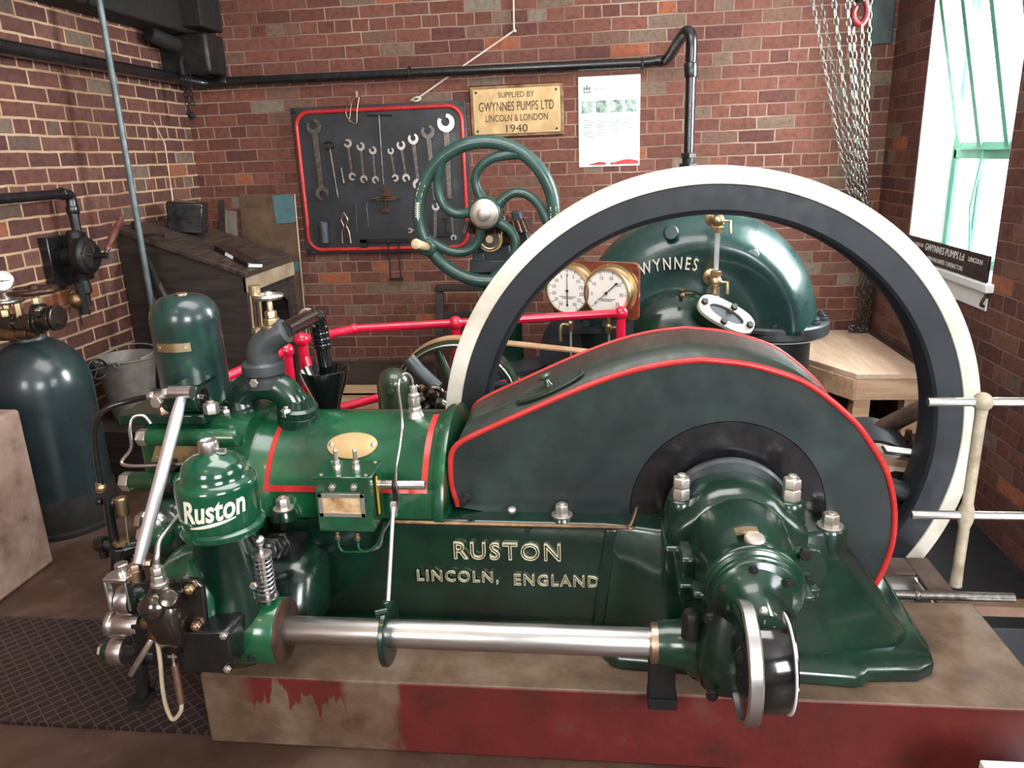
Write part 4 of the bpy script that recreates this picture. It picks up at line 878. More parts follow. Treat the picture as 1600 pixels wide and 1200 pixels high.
# gauge board
gR = math.radians(-24); RG = Matrix.Rotation(gR, 3, 'Z'); gc = A(928, 453, 3.8)
RG = Matrix.Rotation(math.radians(-24), 3, 'Z')
root = thing('gauge_board', gc, 'mahogany board with rounded corners carrying two brass gauges', 'gauge board')
def gb(x, y, z): return gc + RG @ V(x, y, z)
Wg, Hg = .47, .285
m = MB(); pts = []
for cx_, cz_, a in ((Wg/2-.03, -Hg/2+.03, -PI/2), (Wg/2-.03, Hg/2-.03, 0), (-Wg/2+.03, Hg/2-.03, PI/2), (-Wg/2+.03, -Hg/2+.03, PI)):
    for k in range(6): t = a+PI/2*k/5; pts.append(gb(cx_+.03*math.cos(t), 0, cz_+.03*math.sin(t)))
m.prism(pts, RG @ V(0, .025, 0)); m.build('backboard', M['mahog'], root, bevel=.004)
nD = RG @ V(0, -1, 0)
def gaug(cx_, cz_, name, label, nums, needle, a_s, a_e):
    c = gb(cx_, -.001, cz_); m = MB(); Rg = .113
    m.lathe([(.135, 0), (.135, .006), (.118, .008), (.114, .012), (.114, .055), (.120, .06), (.119, .068), (.111, .070), (.109, .064)], c, nD, 56, cap=False)
    g = m.build('gauge_case', M['brass'], root, ang=30)
    m = MB(); m.lathe([(.110, .05), (.110, .0625)], c, nD, 48); m.build('dial', M['dial'], g)
    m = MB(); ux = RG @ V(1, 0, 0); uz = V(0, 0, 1); f = c+nD*.0632
    for k, t in enumerate(nums):
        a = math.radians(a_s+(a_e-a_s)*k/(len(nums)-1)); e = ux*math.cos(a)+uz*math.sin(a)
        m.ribbon([f+e*.092, f+e*.107], (ux*math.sin(a)-uz*math.cos(a))*.0022, nD*.001)
        put_text(m, t, f+e*.077, ux, uz, nD, .016, None, extrude=.01)
    n = 50
    for k in range(n+1):
        a = math.radians(a_s+(a_e-a_s)*k/n); e = ux*math.cos(a)+uz*math.sin(a); m.ribbon([f+e*.101, f+e*.107], (ux*math.sin(a)-uz*math.cos(a))*.001, nD*.001)
    for z_, w_ in ((-.03, .09), (-.038, .06)): m.boxp(f, f) if False else m.ribbon([f+uz*z_-ux*w_/2, f+uz*z_+ux*w_/2], uz*.003, nD*.0006)
    m.build('scale_marking', M['ink'], g)
    m = MB(); a = math.radians(needle); e = ux*math.cos(a)+uz*math.sin(a); p = f+nD*.004; s = (ux*math.sin(a)-uz*math.cos(a))
    m.loft([[p-e*.078-s*.003, p-e*.078+s*.003, p-e*.078+s*.003+nD*.001, p-e*.078-s*.003+nD*.001], [p+e*.085-s*.0008, p+e*.085+s*.0008, p+e*.085+s*.0008+nD*.001, p+e*.085-s*.0008+nD*.001]]); m.lathe([(.007, -.002), (.007, .004)], p, nD, 14); m.lathe([(.006, 0), (.006, .001)], p-e*.07, nD, 12)
    m.build('needle', M['ink'], g)
    for a in (100, 330, 215):
        m = MB(); a = math.radians(a); m.nut(c+ux*.126*math.cos(a)+uz*.126*math.sin(a)+nD*.006, nD, .006, .005); m.build('screw', M['brass'], g)
    return g
gaug(-.115, .0, 'g', '', ['30', '25', '20', '15', '10', '5', '0', '5', '10', '15', '20', '25', '30'], 90, 240, -60)
gaug(.095, -.0, 'g', '', ['0', '5', '10', '15', '20', '25', '30', '35'], 222, 222, -42)
for x in (-.115, .095):
    m = MB(); p = gb(x, -.035, -.125); m.cyl(p, p+V(0, 0, -.05), .012); m.nut(p+V(0, 0, -.05), (0, 0, -1), .018, .03); m.sph(p+V(0, 0, -.045), .018); m.tube([p+V(.01, -.02, -.05), p+V(.04, -.03, -.05), p+V(.06, -.035, -.12)] if x > 0 else [p+V(-.01, -.02, -.05), p+V(-.045, -.03, -.05), p+V(-.05, -.035, -.13)], .009, seg=8)
    m.build('brass_cock', M['brass'], root)
    m = MB(); m.cyl(p+V(0, 0, -.07), V(p.x, p.y, .35), .006, seg=8); m.build('thin_pipe', M['galv'], root)
m = MB(); p = gb(.17, .05, -.1); m.boxp(p+V(-.02, 0, -.9), p+V(.02, .02, .15)); m.build('support_post', M['slate'], root)

# ================================================================ RED HANDRAIL AND MESH GUARD
root = thing('red_handrail', A(712, 560, 3.5), 'crimson tubular handrail with ball joints behind the engine', 'railing')
k1, k2, k3, k4 = A(471, 531, 3.12), A(553, 514, 3.34), A(712, 505, 3.44), A(970, 489, 3.62)
for a, b_ in ((k1, k2), (k2, k3), (k3, k4)):
    m = MB(); m.tube([a, b_], .020, smooth=False, seg=14); m.build('rail', M['pinkred'], root)
for p in (k1, k3, k4):
    m = MB(); m.sph(p, .034); m.cyl(p, V(p.x, p.y, 0), .022); m.build('post', M['pinkred'], root, ang=50)
m = MB(); m.sph(k2, .026); m.build('elbow', M['pinkred'], root)
l1, l2, l3, l4 = A(530, 638, 3.2), A(588, 622, 3.34), A(680, 620, 3.44), A(812, 595, 3.6)
for a, b_ in ((l1, l2), (l2, l3), (l3, l4)): 
    m = MB(); m.tube([a, b_], .020, smooth=False, seg=14); m.build('lower_rail', M['pinkred'], root)
m = MB(); m.tube([A(478, 560, 3.12), A(500, 640, 3.0)], .02, smooth=False); m.build('lower_rail', M['pinkred'], root)
# mesh guard
root = thing('mesh_guard', A(440, 600, 3.0), 'red framed cream wire mesh guard behind the cylinder head', 'guard')
g1 = A(447, 548, 3.0); g0 = A(330, 600, 2.72)
m = MB(); m.sph(g1, .034); m.cyl(g1, V(g1.x, g1.y, 0), .024); m.build('post', M['pinkred'], root, ang=50)
m = MB(); m.cyl(g0, g1, .021); m.build('top_rail', M['pinkred'], root)
m = MB(); d = (g1-g0); L_ = d.length; nn = 34
for k in range(nn+1): p = g0+d*k/nn; m.cyl(p+V(0, 0, -.02), p+V(0, 0, -.42), .0022, seg=4)
for k in range(26): p = V(0, 0, -.03-.016*k); m.cyl(g0+p, g1+p, .0022, seg=4)
mm_ = m.build('wire_mesh', M['ivory'], root)

# ================================================================ AIR COMPRESSOR behind the engine
root = thing('air_compressor', A(700, 640, 3.1), 'small olive green belt driven compressor set behind the engine cylinder', 'compressor')
wc = A(716, 626, 3.25); WR = .285
m = MB(); m.lathe([(WR-.03, -.05), (WR, -.05), (WR+.004, 0), (WR, .05), (WR-.03, .05), (WR-.035, 0), (WR-.03, -.05)], wc, (0, 1, 0), 64, cap=False)
for k in range(6): a = PI*k/3+.85; m.cyl(wc, wc+V(math.cos(a), 0, math.sin(a))*(WR-.02), .026, .02, seg=10)
m.lathe([(.06, -.07), (.06, .07)], wc, (0, 1, 0), 20); m.build('pulley_wheel', M['olive'], root)
m = MB(); m.torus(wc+V(0, -.052, 0), (0, 1, 0), WR-.014, .006, 64, 8); m.build('rim_edge', M['steel'], root)
bt_ = A(935, 551, 3.25)
m = MB(); pts = [wc+V((WR+.008)*math.cos(math.radians(a)), 0, (WR+.008)*math.sin(math.radians(a))) for a in range(200, 84, -5)]+[bt_, bt_+V(.35, 0, -.04)]
m.ribbon(pts, (0, .07, 0), (0, 0, .007)); m.build('drive_belt', M['leather'], root)
yv2 = 2.95
c = A(620, 655, yv2); r = (A(645, 640, yv2).x-A(594, 640, yv2).x)/2; ztp = A(619, 578, yv2-.03).z; 
m = MB(); m.lathe([(r*1.02, -.55), (r, ztp-c.z-r*.95)]+[(max(.001, r*math.cos(a)), ztp-c.z-r*.95+r*.95*math.sin(a)) for a in [PI/2*k/8 for k in range(1, 9)]], c, (0, 0, 1), 40); m.build('air_vessel', M['olive'], root)
m = MB(); p = A(611, 612, yv2-r); m.nut(p, (0, -1, .2), .014, .01, seg=6); m.build('vessel_plug', M['olive'], root)
m = MB(); rnd.seed(3)
for px, py, rr in ((660, 628, .04), (676, 622, .03), (690, 636, .04), (668, 645, .035), (683, 650, .03), (655, 612, .022)):
    p = A(px, py, yv2); m.lathe([(rr*.6, -.05), (rr, -.045), (rr, -.01), (rr*.7, 0), (rr*.7, .03), (rr*.4, .045)], p, (rnd.uniform(-.3, .3), -.5, .8), 18)
m.tube([A(650, 620, yv2), A(672, 606, yv2), A(690, 612, yv2), A(688, 640, yv2)], .012); m.tube([A(655, 640, yv2), A(675, 632, yv2), A(695, 650, yv2)], .011); m.cyl(A(675, 600, yv2+.05), A(675, 655, yv2), .02)
m.build('valve_cluster', M['gun'], root)
m = MB(); m.tube([A(638, 560, 3.0), A(655, 580, 3.0), A(684, 607, 2.98)], .03, seg=12, smooth=False); m.build('ribbed_hose', M['castgrey'], root)
m = MB(); m.boxp(wc+V(-.35, -.1, -wc.z), (wc.x+.3, wc.y+.12, .12)); m.boxp((wc.x-.05, wc.y+.06, .1), (wc.x+.3, wc.y+.12, wc.z+.06)); m.build('bedplate', M['slate'], root, bevel=.01)

# ================================================================ BENCH AT RIGHT, CHAINS
zb_ = .40
root = thing('pine_bench', (1.38, 4.7, 0), 'pale pine bench in the corner behind the flywheel', 'bench')
x0b, x1b, y0b, y1b = 1.03, XR-.02, 4.165, YB-.02
corner = AZ(1338, 584, zb_)
m = MB(); poly = [AZ(1338, 584, zb_), V(XR-.02, AZ(1448, 584, zb_).y, zb_), V(XR-.02, YB-.02, zb_), V(1.03, YB-.02, zb_), AZ(1195, 540, zb_)]
poly[0].y = poly[1].y
m.prism(poly, (0, 0, -.03)); m.build('top_boards', M['piney'], root, bevel=.003)
m = MB(); m.boxp((poly[0].x+.004, poly[0].y+.004, zb_-.15), (XR-.02, poly[0].y+.03, zb_-.03)); m.build('front_apron', M['pine'], root, bevel=.003)
m = MB(); d = poly[4]-poly[0]; m.ribbon([poly[0]+V(0, .0, -.09), poly[4]+V(0, 0, -.09)], (0, 0, .12), V(d.y, -d.x, 0).normalized()*.025); m.build('side_apron', M['pine'], root, bevel=.003)
for px_ in ((poly[0].x+.05, poly[0].y+.07), (XR-.08, poly[0].y+.07)):
    m = MB(); m.boxp((px_[0]-.045, px_[1]-.045, -1.0), (px_[0]+.045, px_[1]+.045, zb_-.03)); m.build('leg', M['pine'], root, bevel=.003)
m = MB(); m.boxp((poly[4].x+.0, YB-.12, 0), (poly[4].x+.09, YB-.03, zb_-.03)); m.build('leg', M['pine'], root)
m = MB(); m.boxp((XR-.03, 4.2, zb_), (XR-.005, YB-.1, zb_+.02)); m.build('back_strip', M['oldwood'], root)

root = thing('chain_hoist', A(1340, 60, 4.75), 'bundle of steel hoist chains with red hook hanging in the right corner', 'hoist')
def chain(P, pitch, w_, r_):
    L = [0]
    for i in range(1, len(P)): L.append(L[-1]+(P[i]-P[i-1]).length)
    tot = L[-1]; n = int(tot/pitch); m = MB(); j = 0
    for k in range(n):
        s = (k+.5)*pitch
        while j < len(P)-2 and L[j+1] < s: j += 1
        t = (s-L[j])/(L[j+1]-L[j]); c = P[j].lerp(P[j+1], t); d = (P[j+1]-P[j]).normalized(); x, y, z = basis(d)
        a = .6+(PI/2 if k % 2 else 0); e = x*math.cos(a)+y*math.sin(a); q = z.cross(e); rings = []
        for i in range(8):
            b = 2*PI*i/8; cl = e*math.cos(b)*w_*.5+z*math.sin(b)*pitch*.62; o = (e*math.cos(b)+z*math.sin(b))
            rings.append([c+cl+o*math.cos(g)*r_+q*math.sin(g)*r_ for g in (0, PI/2, PI, 3*PI/2)])
        m.loft(rings, closed_v=True)
    return m
strands = [((1262, -40), (1325, 300), (1345, 395), (1339, 516), 4.7), ((1276, -40), (1333, 300), (1350, 395), (1342, 517), 4.75), ((1298, -40), (1337, 300), (1354, 395), (1346, 517), 4.7), ((1322, -40), (1341, 300), (1357, 396), (1350, 517), 4.7),
           ((1330, -40), (1345, 300), (1360, 397), (1353, 517), 4.8), ((1347, 40), (1349, 300), (1363, 399), (1356, 515), 4.7), ((1361, -40), (1353, 300), (1366, 400), (1350, 514), 4.7)]
for k, (a, b_, c, d, y0) in enumerate(strands):
    P = [A(*a, y0-.1), A(*b_, 4.95), A(*c, 5.02), A(*d, 5.14)]
    big = k in (2, 3, 4)
    chain(smoothpts(P, 4), .036 if not big else .043, .020 if not big else .025, .0036 if not big else .0046).build('chain', M['rustchain'], root)
m = MB(); rnd.seed(8); b_ = A(1341, 516, 5.14)
for k in range(70):
    a = rnd.uniform(0, 6.28); rr = rnd.uniform(0, .05); m.torus(V(b_.x+rr*math.cos(a)*1.2, b_.y+rr*math.sin(a)*.7, zb_+.01+rnd.uniform(0, .03)), (rnd.uniform(-1, 1), rnd.uniform(-1, 1), rnd.uniform(-1, 1)), .013, .004, 8, 5)
pl_ = m.build('chain_pile', M['rustchain'], root); pl_['kind'] = 'stuff'
m = MB(); hk = A(1345, 22, 4.72); m.tube([hk+V(.01, 0, .075), hk+V(.028, 0, .03), hk+V(.030, 0, -.015), hk+V(.005, 0, -.05), hk+V(-.03, 0, -.03), hk+V(-.038, 0, .01), hk+V(-.025, 0, .04)], lambda u: .011+.008*math.sin(PI*u), seg=10); m.build('hook', surf('dark_red_hook', (.14, .008, .012), (.2, .012, .018), .3, bump=0), root)
m = MB(); m.lathe([(.03, 0), (.045, .02), (.05, .05), (.05, .3)], hk+V(0, .02, .06), (0, 0, 1), 24); m.torus(hk+V(0, .0, .085), (0, 0, 1), .04, .012, 24, 8); m.build('hook_block', M['black'], root)
m = MB(); a, b_ = A(1362, 0, YB-.012), A(1404, 68, YB-.012); m.boxp((a.x, YB-.014, b_.z), (XR-.02, YB-.001, 2.75)); tag(m.build('cement_patch', M['castgrey'], bevel=.006), 'smooth grey cement padstone at the top right of the back wall', 'padstone')

# ================================================================ RIGHT FRONT: stanchion and rails, tray, odds
root = thing('stanchion_rail', (1.13, 2.3, .2), 'cream painted rail post with two polished steel rails at the right', 'railing')
p1, p2 = A(1533, 628, 2.3), A(1508, 805, 2.3); px_ = 1.130
m = MB(); m.sph((px_, 2.3, p1.z), .029); m.lathe([(.018, .23), (.016, .30), (.016, p2.z-.04), (.022, p2.z-.02), (.024, p2.z), (.022, p2.z+.02), (.016, p2.z+.04), (.0165, p1.z-.05), (.02, p1.z)], (px_, 2.3, 0), (0, 0, 1), 24); m.build('post', M['postcream'], root)
for z_, xa_ in ((p1.z, .975), (p2.z, .968)):
    m = MB(); m.rcyl((xa_, 2.3, z_), (2.1, 2.3, z_), .0135, .002, 18); m.build('steel_rail', M['steelcirc'], root)
m = MB(); m.tube([A(1348, 672, 2.75), A(1400, 655, 2.72), A(1450, 630, 2.7)], .03, smooth=False); m.tube([V(px_, 2.33, p1.z-.05), V(px_, 2.6, .1)], .016, smooth=False)
m = MB(); m.tube([A(1360, 678, 2.9), A(1452, 632, 2.9)], .034, smooth=False); tag(m.build('sloping_pipe', M['rust']), 'brown sloping pipe seen between guard and flywheel rim', 'pipe')
# shelf of odds seen past the guard
zt_ = A(1400, 700, 2.85).z
root = thing('curved_strap', A(1392, 690, 2.85), 'dark curved leather strap with one slot resting on brown paper', 'strap')
m = MB(); pts = [A(1340, 672, 2.9), A(1368, 672, 2.87), A(1395, 681, 2.84), A(1415, 698, 2.82), A(1426, 712, 2.8)]
m.ribbon(smoothpts(pts, 6), (0, .12, .05), (0, 0, .012)); m.build('strap', M['slate'], root)
c = A(1404, 706, 2.72)
root = thing('phone', c, 'white topped slim phone lying on the brown paper beside the strap', 'phone')
m = MB(); Rp = Matrix.Rotation(-.12, 3, 'Z') @ Matrix.Rotation(.1, 3, 'Y'); m.box(c, (.105, .065, .010), Rp); m.build('case', M['black'], root, bevel=.004)
m = MB(); m.box(c+V(0, 0, .007), (.092, .054, .003), Rp); m.build('screen', M['paper'], root)
m = MB(); rnd.seed(5)
a = A(1372, 716, 2.70); b_ = A(1434, 722, 2.70); lo = A(1400, 739, 2.70).z
pts = [V(a.x+(b_.x-a.x)*k/8, 2.70+.01*rnd.random(), lo+.004*rnd.random()) for k in range(9)]+[V(b_.x-(b_.x-a.x)*k/8, 2.72+.012*rnd.random(), zt_-.03+.006*rnd.random()) for k in range(9)]
m.prism(pts, (0, .25, 0)); tag(m.build('paper_parcel', M['card'], bevel=.004), 'crumpled brown paper parcel under the phone', 'parcel')
m = MB(); m.boxp((a.x-.1, 2.71, -1.0), (b_.x+.01, 2.99, lo-.001)); tag(m.build('dark_stand', M['blackmatt']), 'black iron stand in the pit under the brown parcel', 'stand')
m = MB(); c = A(1440, 688, 2.85); m.cyl(c+V(-.05, 0, .0), c+V(.06, .02, -.01), .028); m.cyl(c+V(-.05, 0, 0), c+V(-.05, 0, .04), .012); tag(m.build('small_tap', M['rust']), 'rusty tap end beside the curved strap', 'tap')

# plinth and rear block
def plinthmat():
    m, nt, b = newmat('worn_red_plinth'); L = nt.links
    g = N(nt, 'ShaderNodeNewGeometry'); sp = N(nt, 'ShaderNodeSeparateXYZ'); L.new(g.outputs['Position'], sp.inputs[0])
    n = N(nt, 'ShaderNodeTexNoise'); n.inputs['Scale'].default_value = 9; n.inputs['Detail'].default_value = 6; n.inputs['Roughness'].default_value = .6
    mp = N(nt, 'ShaderNodeMapping'); mp.inputs['Scale'].default_value = (1, 1, .3); L.new(g.outputs['Position'], mp.inputs[0]); L.new(mp.outputs[0], n.inputs['Vector'])
    # red where x + noise > edge, plus runs of red near the top edge at left
    a = N(nt, 'ShaderNodeMath', operation='MULTIPLY_ADD'); a.inputs[1].default_value = .35; L.new(n.outputs[0], a.inputs[0]); L.new(sp.outputs[0], a.inputs[2])
    r = ramp(nt, [(0, (0, 0, 0)), (1, (1, 1, 1))]); r.color_ramp.elements[0].position = .0; mr = N(nt, 'ShaderNodeMapRange'); mr.inputs[1].default_value = -.37; mr.inputs[2].default_value = -.33; L.new(a.outputs[0], mr.inputs[0])
    # drips: z + noise*k > edge
    n2 = N(nt, 'ShaderNodeTexNoise'); n2.inputs['Scale'].default_value = 1; n2.inputs['Detail'].default_value = 3; mp2 = N(nt, 'ShaderNodeMapping'); mp2.inputs['Scale'].default_value = (26, 1, 4); L.new(g.outputs['Position'], mp2.inputs[0]); L.new(mp2.outputs[0], n2.inputs['Vector'])
    d = N(nt, 'ShaderNodeMath', operation='MULTIPLY_ADD'); d.inputs[1].default_value = .34; L.new(n2.outputs[0], d.inputs[0]); L.new(sp.outputs[2], d.inputs[2])
    dr = N(nt, 'ShaderNodeMapRange'); dr.inputs[1].default_value = .322; dr.inputs[2].default_value = .332; L.new(d.outputs[0], dr.inputs[0])
    xr_ = N(nt, 'ShaderNodeMapRange'); xr_.inputs[1].default_value = -1.02; xr_.inputs[2].default_value = -.97; L.new(sp.outputs[0], xr_.inputs[0])
    xr2 = N(nt, 'ShaderNodeMapRange'); xr2.inputs[1].default_value = -.70; xr2.inputs[2].default_value = -.72; L.new(sp.outputs[0], xr2.inputs[0])
    d1 = N(nt, 'ShaderNodeMath', operation='MULTIPLY'); L.new(dr.outputs[0], d1.inputs[0]); L.new(xr_.outputs[0], d1.inputs[1])
    d2 = N(nt, 'ShaderNodeMath', operation='MULTIPLY'); L.new(d1.outputs[0], d2.inputs[0]); L.new(xr2.outputs[0], d2.inputs[1])
    mx = N(nt, 'ShaderNodeMath', operation='MAXIMUM'); L.new(mr.outputs[0], mx.inputs[0]); L.new(d2.outputs[0], mx.inputs[1])
    n3 = N(nt, 'ShaderNodeTexNoise'); n3.inputs['Scale'].default_value = 6; n3.inputs['Detail'].default_value = 7; n3.inputs['Roughness'].default_value = .65; L.new(g.outputs['Position'], n3.inputs['Vector'])
    red = ramp(nt, [(.3, (.045, .013, .010)), (.46, (.105, .012, .010)), (.6, (.13, .014, .012)), (.74, (.12, .04, .028))]); L.new(n3.outputs[0], red.inputs[0])
    bei = ramp(nt, [(.3, (.060, .030, .018)), (.5, (.125, .075, .047)), (.7, (.19, .13, .09))]); L.new(n3.outputs[0], bei.inputs[0])
    m1 = N(nt, 'ShaderNodeMix', data_type='RGBA'); L.new(mx.outputs[0], m1.inputs[0]); L.new(bei.outputs[0], m1.inputs[6]); L.new(red.outputs[0], m1.inputs[7])
    # bare concrete on the top face
    top = ramp(nt, [(.27, (.05, .030, .019)), (.48, (.135, .085, .053)), (.72, (.22, .165, .125))]); L.new(n3.outputs[0], top.inputs[0])
    sn = N(nt, 'ShaderNodeSeparateXYZ'); L.new(g.outputs['True Normal'], sn.inputs[0])
    gt = N(nt, 'ShaderNodeMath', operation='GREATER_THAN'); gt.inputs[1].default_value = .7; L.new(sn.outputs[2], gt.inputs[0])
    m2 = N(nt, 'ShaderNodeMix', data_type='RGBA'); L.new(gt.outputs[0], m2.inputs[0]); L.new(m1.outputs[2], m2.inputs[6]); L.new(top.outputs[0], m2.inputs[7])
    L.new(m2.outputs[2], b.inputs['Base Color']); b.inputs['Roughness'].default_value = .5
    n4 = N(nt, 'ShaderNodeTexNoise'); n4.inputs['Scale'].default_value = 60; n4.inputs['Detail'].default_value = 6; L.new(g.outputs['Position'], n4.inputs['Vector'])
    bp_ = N(nt, 'ShaderNodeBump'); bp_.inputs['Strength'].default_value = .25; bp_.inputs['Distance'].default_value = .003; L.new(n4.outputs[0], bp_.inputs['Height']); L.new(bp_.outputs[0], b.inputs['Normal'])
    return m
M['plinth'] = plinthmat()
ZP = .23
m = MB(); m.boxp((-1.125, 1.72, 0), (1.137, 2.20, ZP)); m.boxp((-1.125, 2.195, 0), (.80, 2.40, ZP)); 
tag(m.build('engine_plinth', M['plinth'], bevel=.006), 'long worn red and buff concrete plinth carrying the engine', 'plinth')
m = MB(); a = AZ(1430, 835, .20); m.boxp((.82, 2.40, -.3), (1.0, 2.5, .2)); m.boxp((1.06, 2.225, -.3), (1.137, 2.53, .2)); m.boxp((.805, 2.42, -.2), (1.06, 2.53, .20)); m.boxp((.805, 2.21, -.3), (1.06, 2.42, .10))
tag(m.build('rear_kerb', surf('rusty_concrete', (.06, .035, .026), (.16, .11, .085), .7, nscale=6, bump=.3), bevel=.004), 'brown stained kerb block around the drip tray behind the plinth', 'kerb')
m = MB(); t0, t1 = AZ(1380, 918, .21), AZ(1487, 922, .21)
x0t, x1t = .83, 1.055; y0t, y1t = 2.235, 2.40
m.boxp((x0t, y0t, .105), (x1t, y1t, .11)); m.boxp((x0t, y0t, .11), (x1t, y0t+.006, .19)); m.boxp((x0t, y1t-.006, .11), (x1t, y1t, .20)); m.boxp((x0t, y0t, .11), (x0t+.006, y1t, .19)); m.boxp((x1t-.006, y0t, .11), (x1t, y1t, .19)); m.boxp((x0t, y1t-.05, .14), (x1t-.02, y1t-.01, .15))
tr = m.build('drip_tray', M['steel']); tag(tr, 'shallow bright steel drip tray behind the plinth at the right', 'tray')
m = MB(); a, b_ = AZ(1385, 933, .245), AZ(1575, 940, .245); m.cyl((.83, 2.213, .245), (1.26, 2.213, .245), .0145); m.rcyl((.97, 2.213, .245), (.985, 2.213, .245), .018)
tag(m.build('lying_pipe', M['rustchain']), 'dull steel tube lying along the back edge of the plinth', 'tube')
m = MB(); a = AX(1510, 905, 1.5); m.boxp((1.14, 2.50, -.01), (1.775, 2.56, .03)); tag(m.build('pit_timber', M['darkpine'], bevel=.004), 'short brown timber crossing the dark pit at the right', 'timber')
# dark cover plate at the right of the pit
m = MB(); m.boxp((1.40, 2.66, -1.0), (XR-.003, 3.55, -.16)); tag(m.build('pit_cover', M['wheelin'], bevel=.006), 'dark grey covered duct box in the pit against the right wall', 'duct')
m = MB(); p = AZ(1545, 1187, .26); m.boxp((p.x-.02, 1.45, 0), (p.x+.4, p.y+.0, .26)); tag(m.build('white_block', M['white'], bevel=.004), 'white painted block corner at the bottom right of the picture', 'block')
# metal angle frame under the governor end, on the chequer plate
# ================================================================ THE ENGINE
CX, CZ = .352, .64
ENG = thing('oil_engine', (0, 2.1, .23), 'large dark green horizontal single cylinder oil engine with cream rimmed flywheel', 'engine')
def P_(m, name, mat, par=None, **k): return m.build(name, mat, par or ENG, **k)

# flywheel
FY = 2.55; FR = .907
m = MB(); m.lathe([(FR-.135, .0), (FR-.058, .0), (FR-.055, .004), (FR-.055, .15), (FR-.135, .15), (FR-.145, .14), (FR-.155, .10), (FR-.155, .05), (FR-.145, .01), (FR-.135, .0)], (CX, FY, CZ), (0, 1, 0), 160, cap=False); fw = P_(m, 'flywheel', M['wheelface'], ang=30)
m = MB(); m.lathe([(FR-.056, .0), (FR-.054, -.004), (FR-.012, -.004), (FR, .006), (FR, .155), (FR-.012, .165), (FR-.056, .165), (FR-.056, 0)], (CX, FY, CZ), (0, 1, 0), 160, cap=False); P_(m, 'cream_rim', M['cream'], fw, ang=40)
m = MB(); m.lathe([(.14, -.03), (.14, .20), (.05, .20)], (CX, FY, CZ), (0, 1, 0), 40); P_(m, 'hub', M['wheelin'], fw)
for a_ in (-162, -90, -18):
    m = MB(); a = math.radians(a_); e = V(math.cos(a), 0, math.sin(a)); m.tube([V(CX, FY+.07, CZ)+e*.12, V(CX, FY+.07, CZ)+e*(FR-.15)], lambda u: .055-.018*u, smooth=False, seg=16); P_(m, 'spoke', M['wheelin'], fw)

# bed casting
def ring(z, pts): return [V(x, y, z) for x, y in pts]
low = [(-.98, 1.99), (-.90, 1.955), (-.02, 1.945), (.05, 1.915), (.12, 1.86), (.30, 1.845), (.50, 1.845), (.565, 1.835), (.80, 1.885), (.84, 1.93), (.845, 2.37), (-.98, 2.37)]
mid = [(-.98, 1.985), (-.90, 1.95), (.0, 1.937), (.07, 1.915), (.135, 1.885), (.30, 1.87), (.50, 1.87), (.56, 1.87), (.70, 1.90), (.735, 1.94), (.74, 2.37), (-.98, 2.37)]
top_ = [(-.98, 1.98), (-.90, 1.945), (.01, 1.932), (.08, 1.92), (.15, 1.90), (.30, 1.89), (.50, 1.89), (.56, 1.895), (.60, 1.91), (.625, 1.95), (.63, 2.37), (-.98, 2.37)]
m = MB(); m.loft([ring(.25, low), ring(.30, low), ring(.46, mid), ring(.600, top_), ring(.612, [(x*.997, min(y+.008, 2.37)) for x, y in top_])])
bed = P_(m, 'bed', M['deep'], bevel=.012, seg=3)
m = MB(); ft = [(-.98, 1.90), (-.02, 1.888), (.0, 1.87), (.03, 1.825), (.05, 1.815), (.66, 1.775), (.685, 1.782), (.70, 1.80), (.83, 1.81), (.88, 1.84), (.895, 1.9), (.905, 2.37), (-.98, 2.37)]
m.loft([ring(.23, ft), ring(.262, ft), ring(.272, [(x, y+.014 if y < 2.3 else y) for x, y in ft]), ring(.285, [(x*.985, y+.05 if y < 2.3 else y) for x, y in ft])]); P_(m, 'foot_flange', M['deep'], bed, bevel=.006)
# ribs / fillets on the face
m = MB(); m.ribbon([V(.03, 1.93, .60), V(-.01, 1.935, .27)], (.035, .0, 0), (0, .012, 0)); P_(m, 'rib', M['deep'], bed, bevel=.005)
m = MB(); m.tube([V(-.60, 1.934, .607), V(.03, 1.926, .607), V(.075, 1.918, .612), V(.092, 1.935, .635), V(.10, 1.96, .65)], .0055, seg=8, n=5); P_(m, 'drip_lip', M['oldbrass'], bed)
for txt, ctr, xa_, xb_, hh in (('RUSTON', A(792, 861, 1.932), 709, 875, .050), ('LINCOLN,', A(715, 900, 1.936), 652, 780, .033), ('ENGLAND.', A(873, 907, 1.936), 803, 945, .033)):
    w_ = A(xb_, 880, 1.932).x-A(xa_, 880, 1.932).x
    m = MB(); put_text(m, txt, ctr, (1, 0, 0), (0, .02, 1), (0, -1, 0), hh, w_-.003, extrude=.06, spacing=1.2); wd = P_(m, 'raised_word', M['deep'], bed)
    m = MB(); put_text(m, txt, ctr, (1, 0, 0), (0, .02, 1), (0, -1, 0), hh, w_, outline=.021, extrude=.062, spacing=1.2); P_(m, 'gilt_edge', M['gold'], wd)
def stud(name, px, py, y, r, h, stud_=.01, boss=None, mat='nut', par=None, d=(0, 0, 1), washer=1.5):
    p = A(px, py, y); m = MB(); m.nut(p, d, r, h, stud_)
    if washer: m.lathe([(r*washer, -.004), (r*washer, .001)], p, d, 24)
    o = P_(m, name, M[mat], par, bevel=.001)
    if boss:
        m = MB(); m.lathe([(r*2.1, -boss), (r*1.9, -.012), (r*1.7, -.004)], p, (0, 0, 1), 24); P_(m, 'nut_boss', M['deep'], par, ang=60)
    return o
stud('holding_nut', 878, 803, 1.975, .020, .030, .006, .03, par=bed)
stud('holding_nut', 1297, 820, 1.945, .023, .034, .004, .08, par=bed)
stud('holding_nut', 443, 793, 1.93, .020, .030, .006, .03, par=bed)
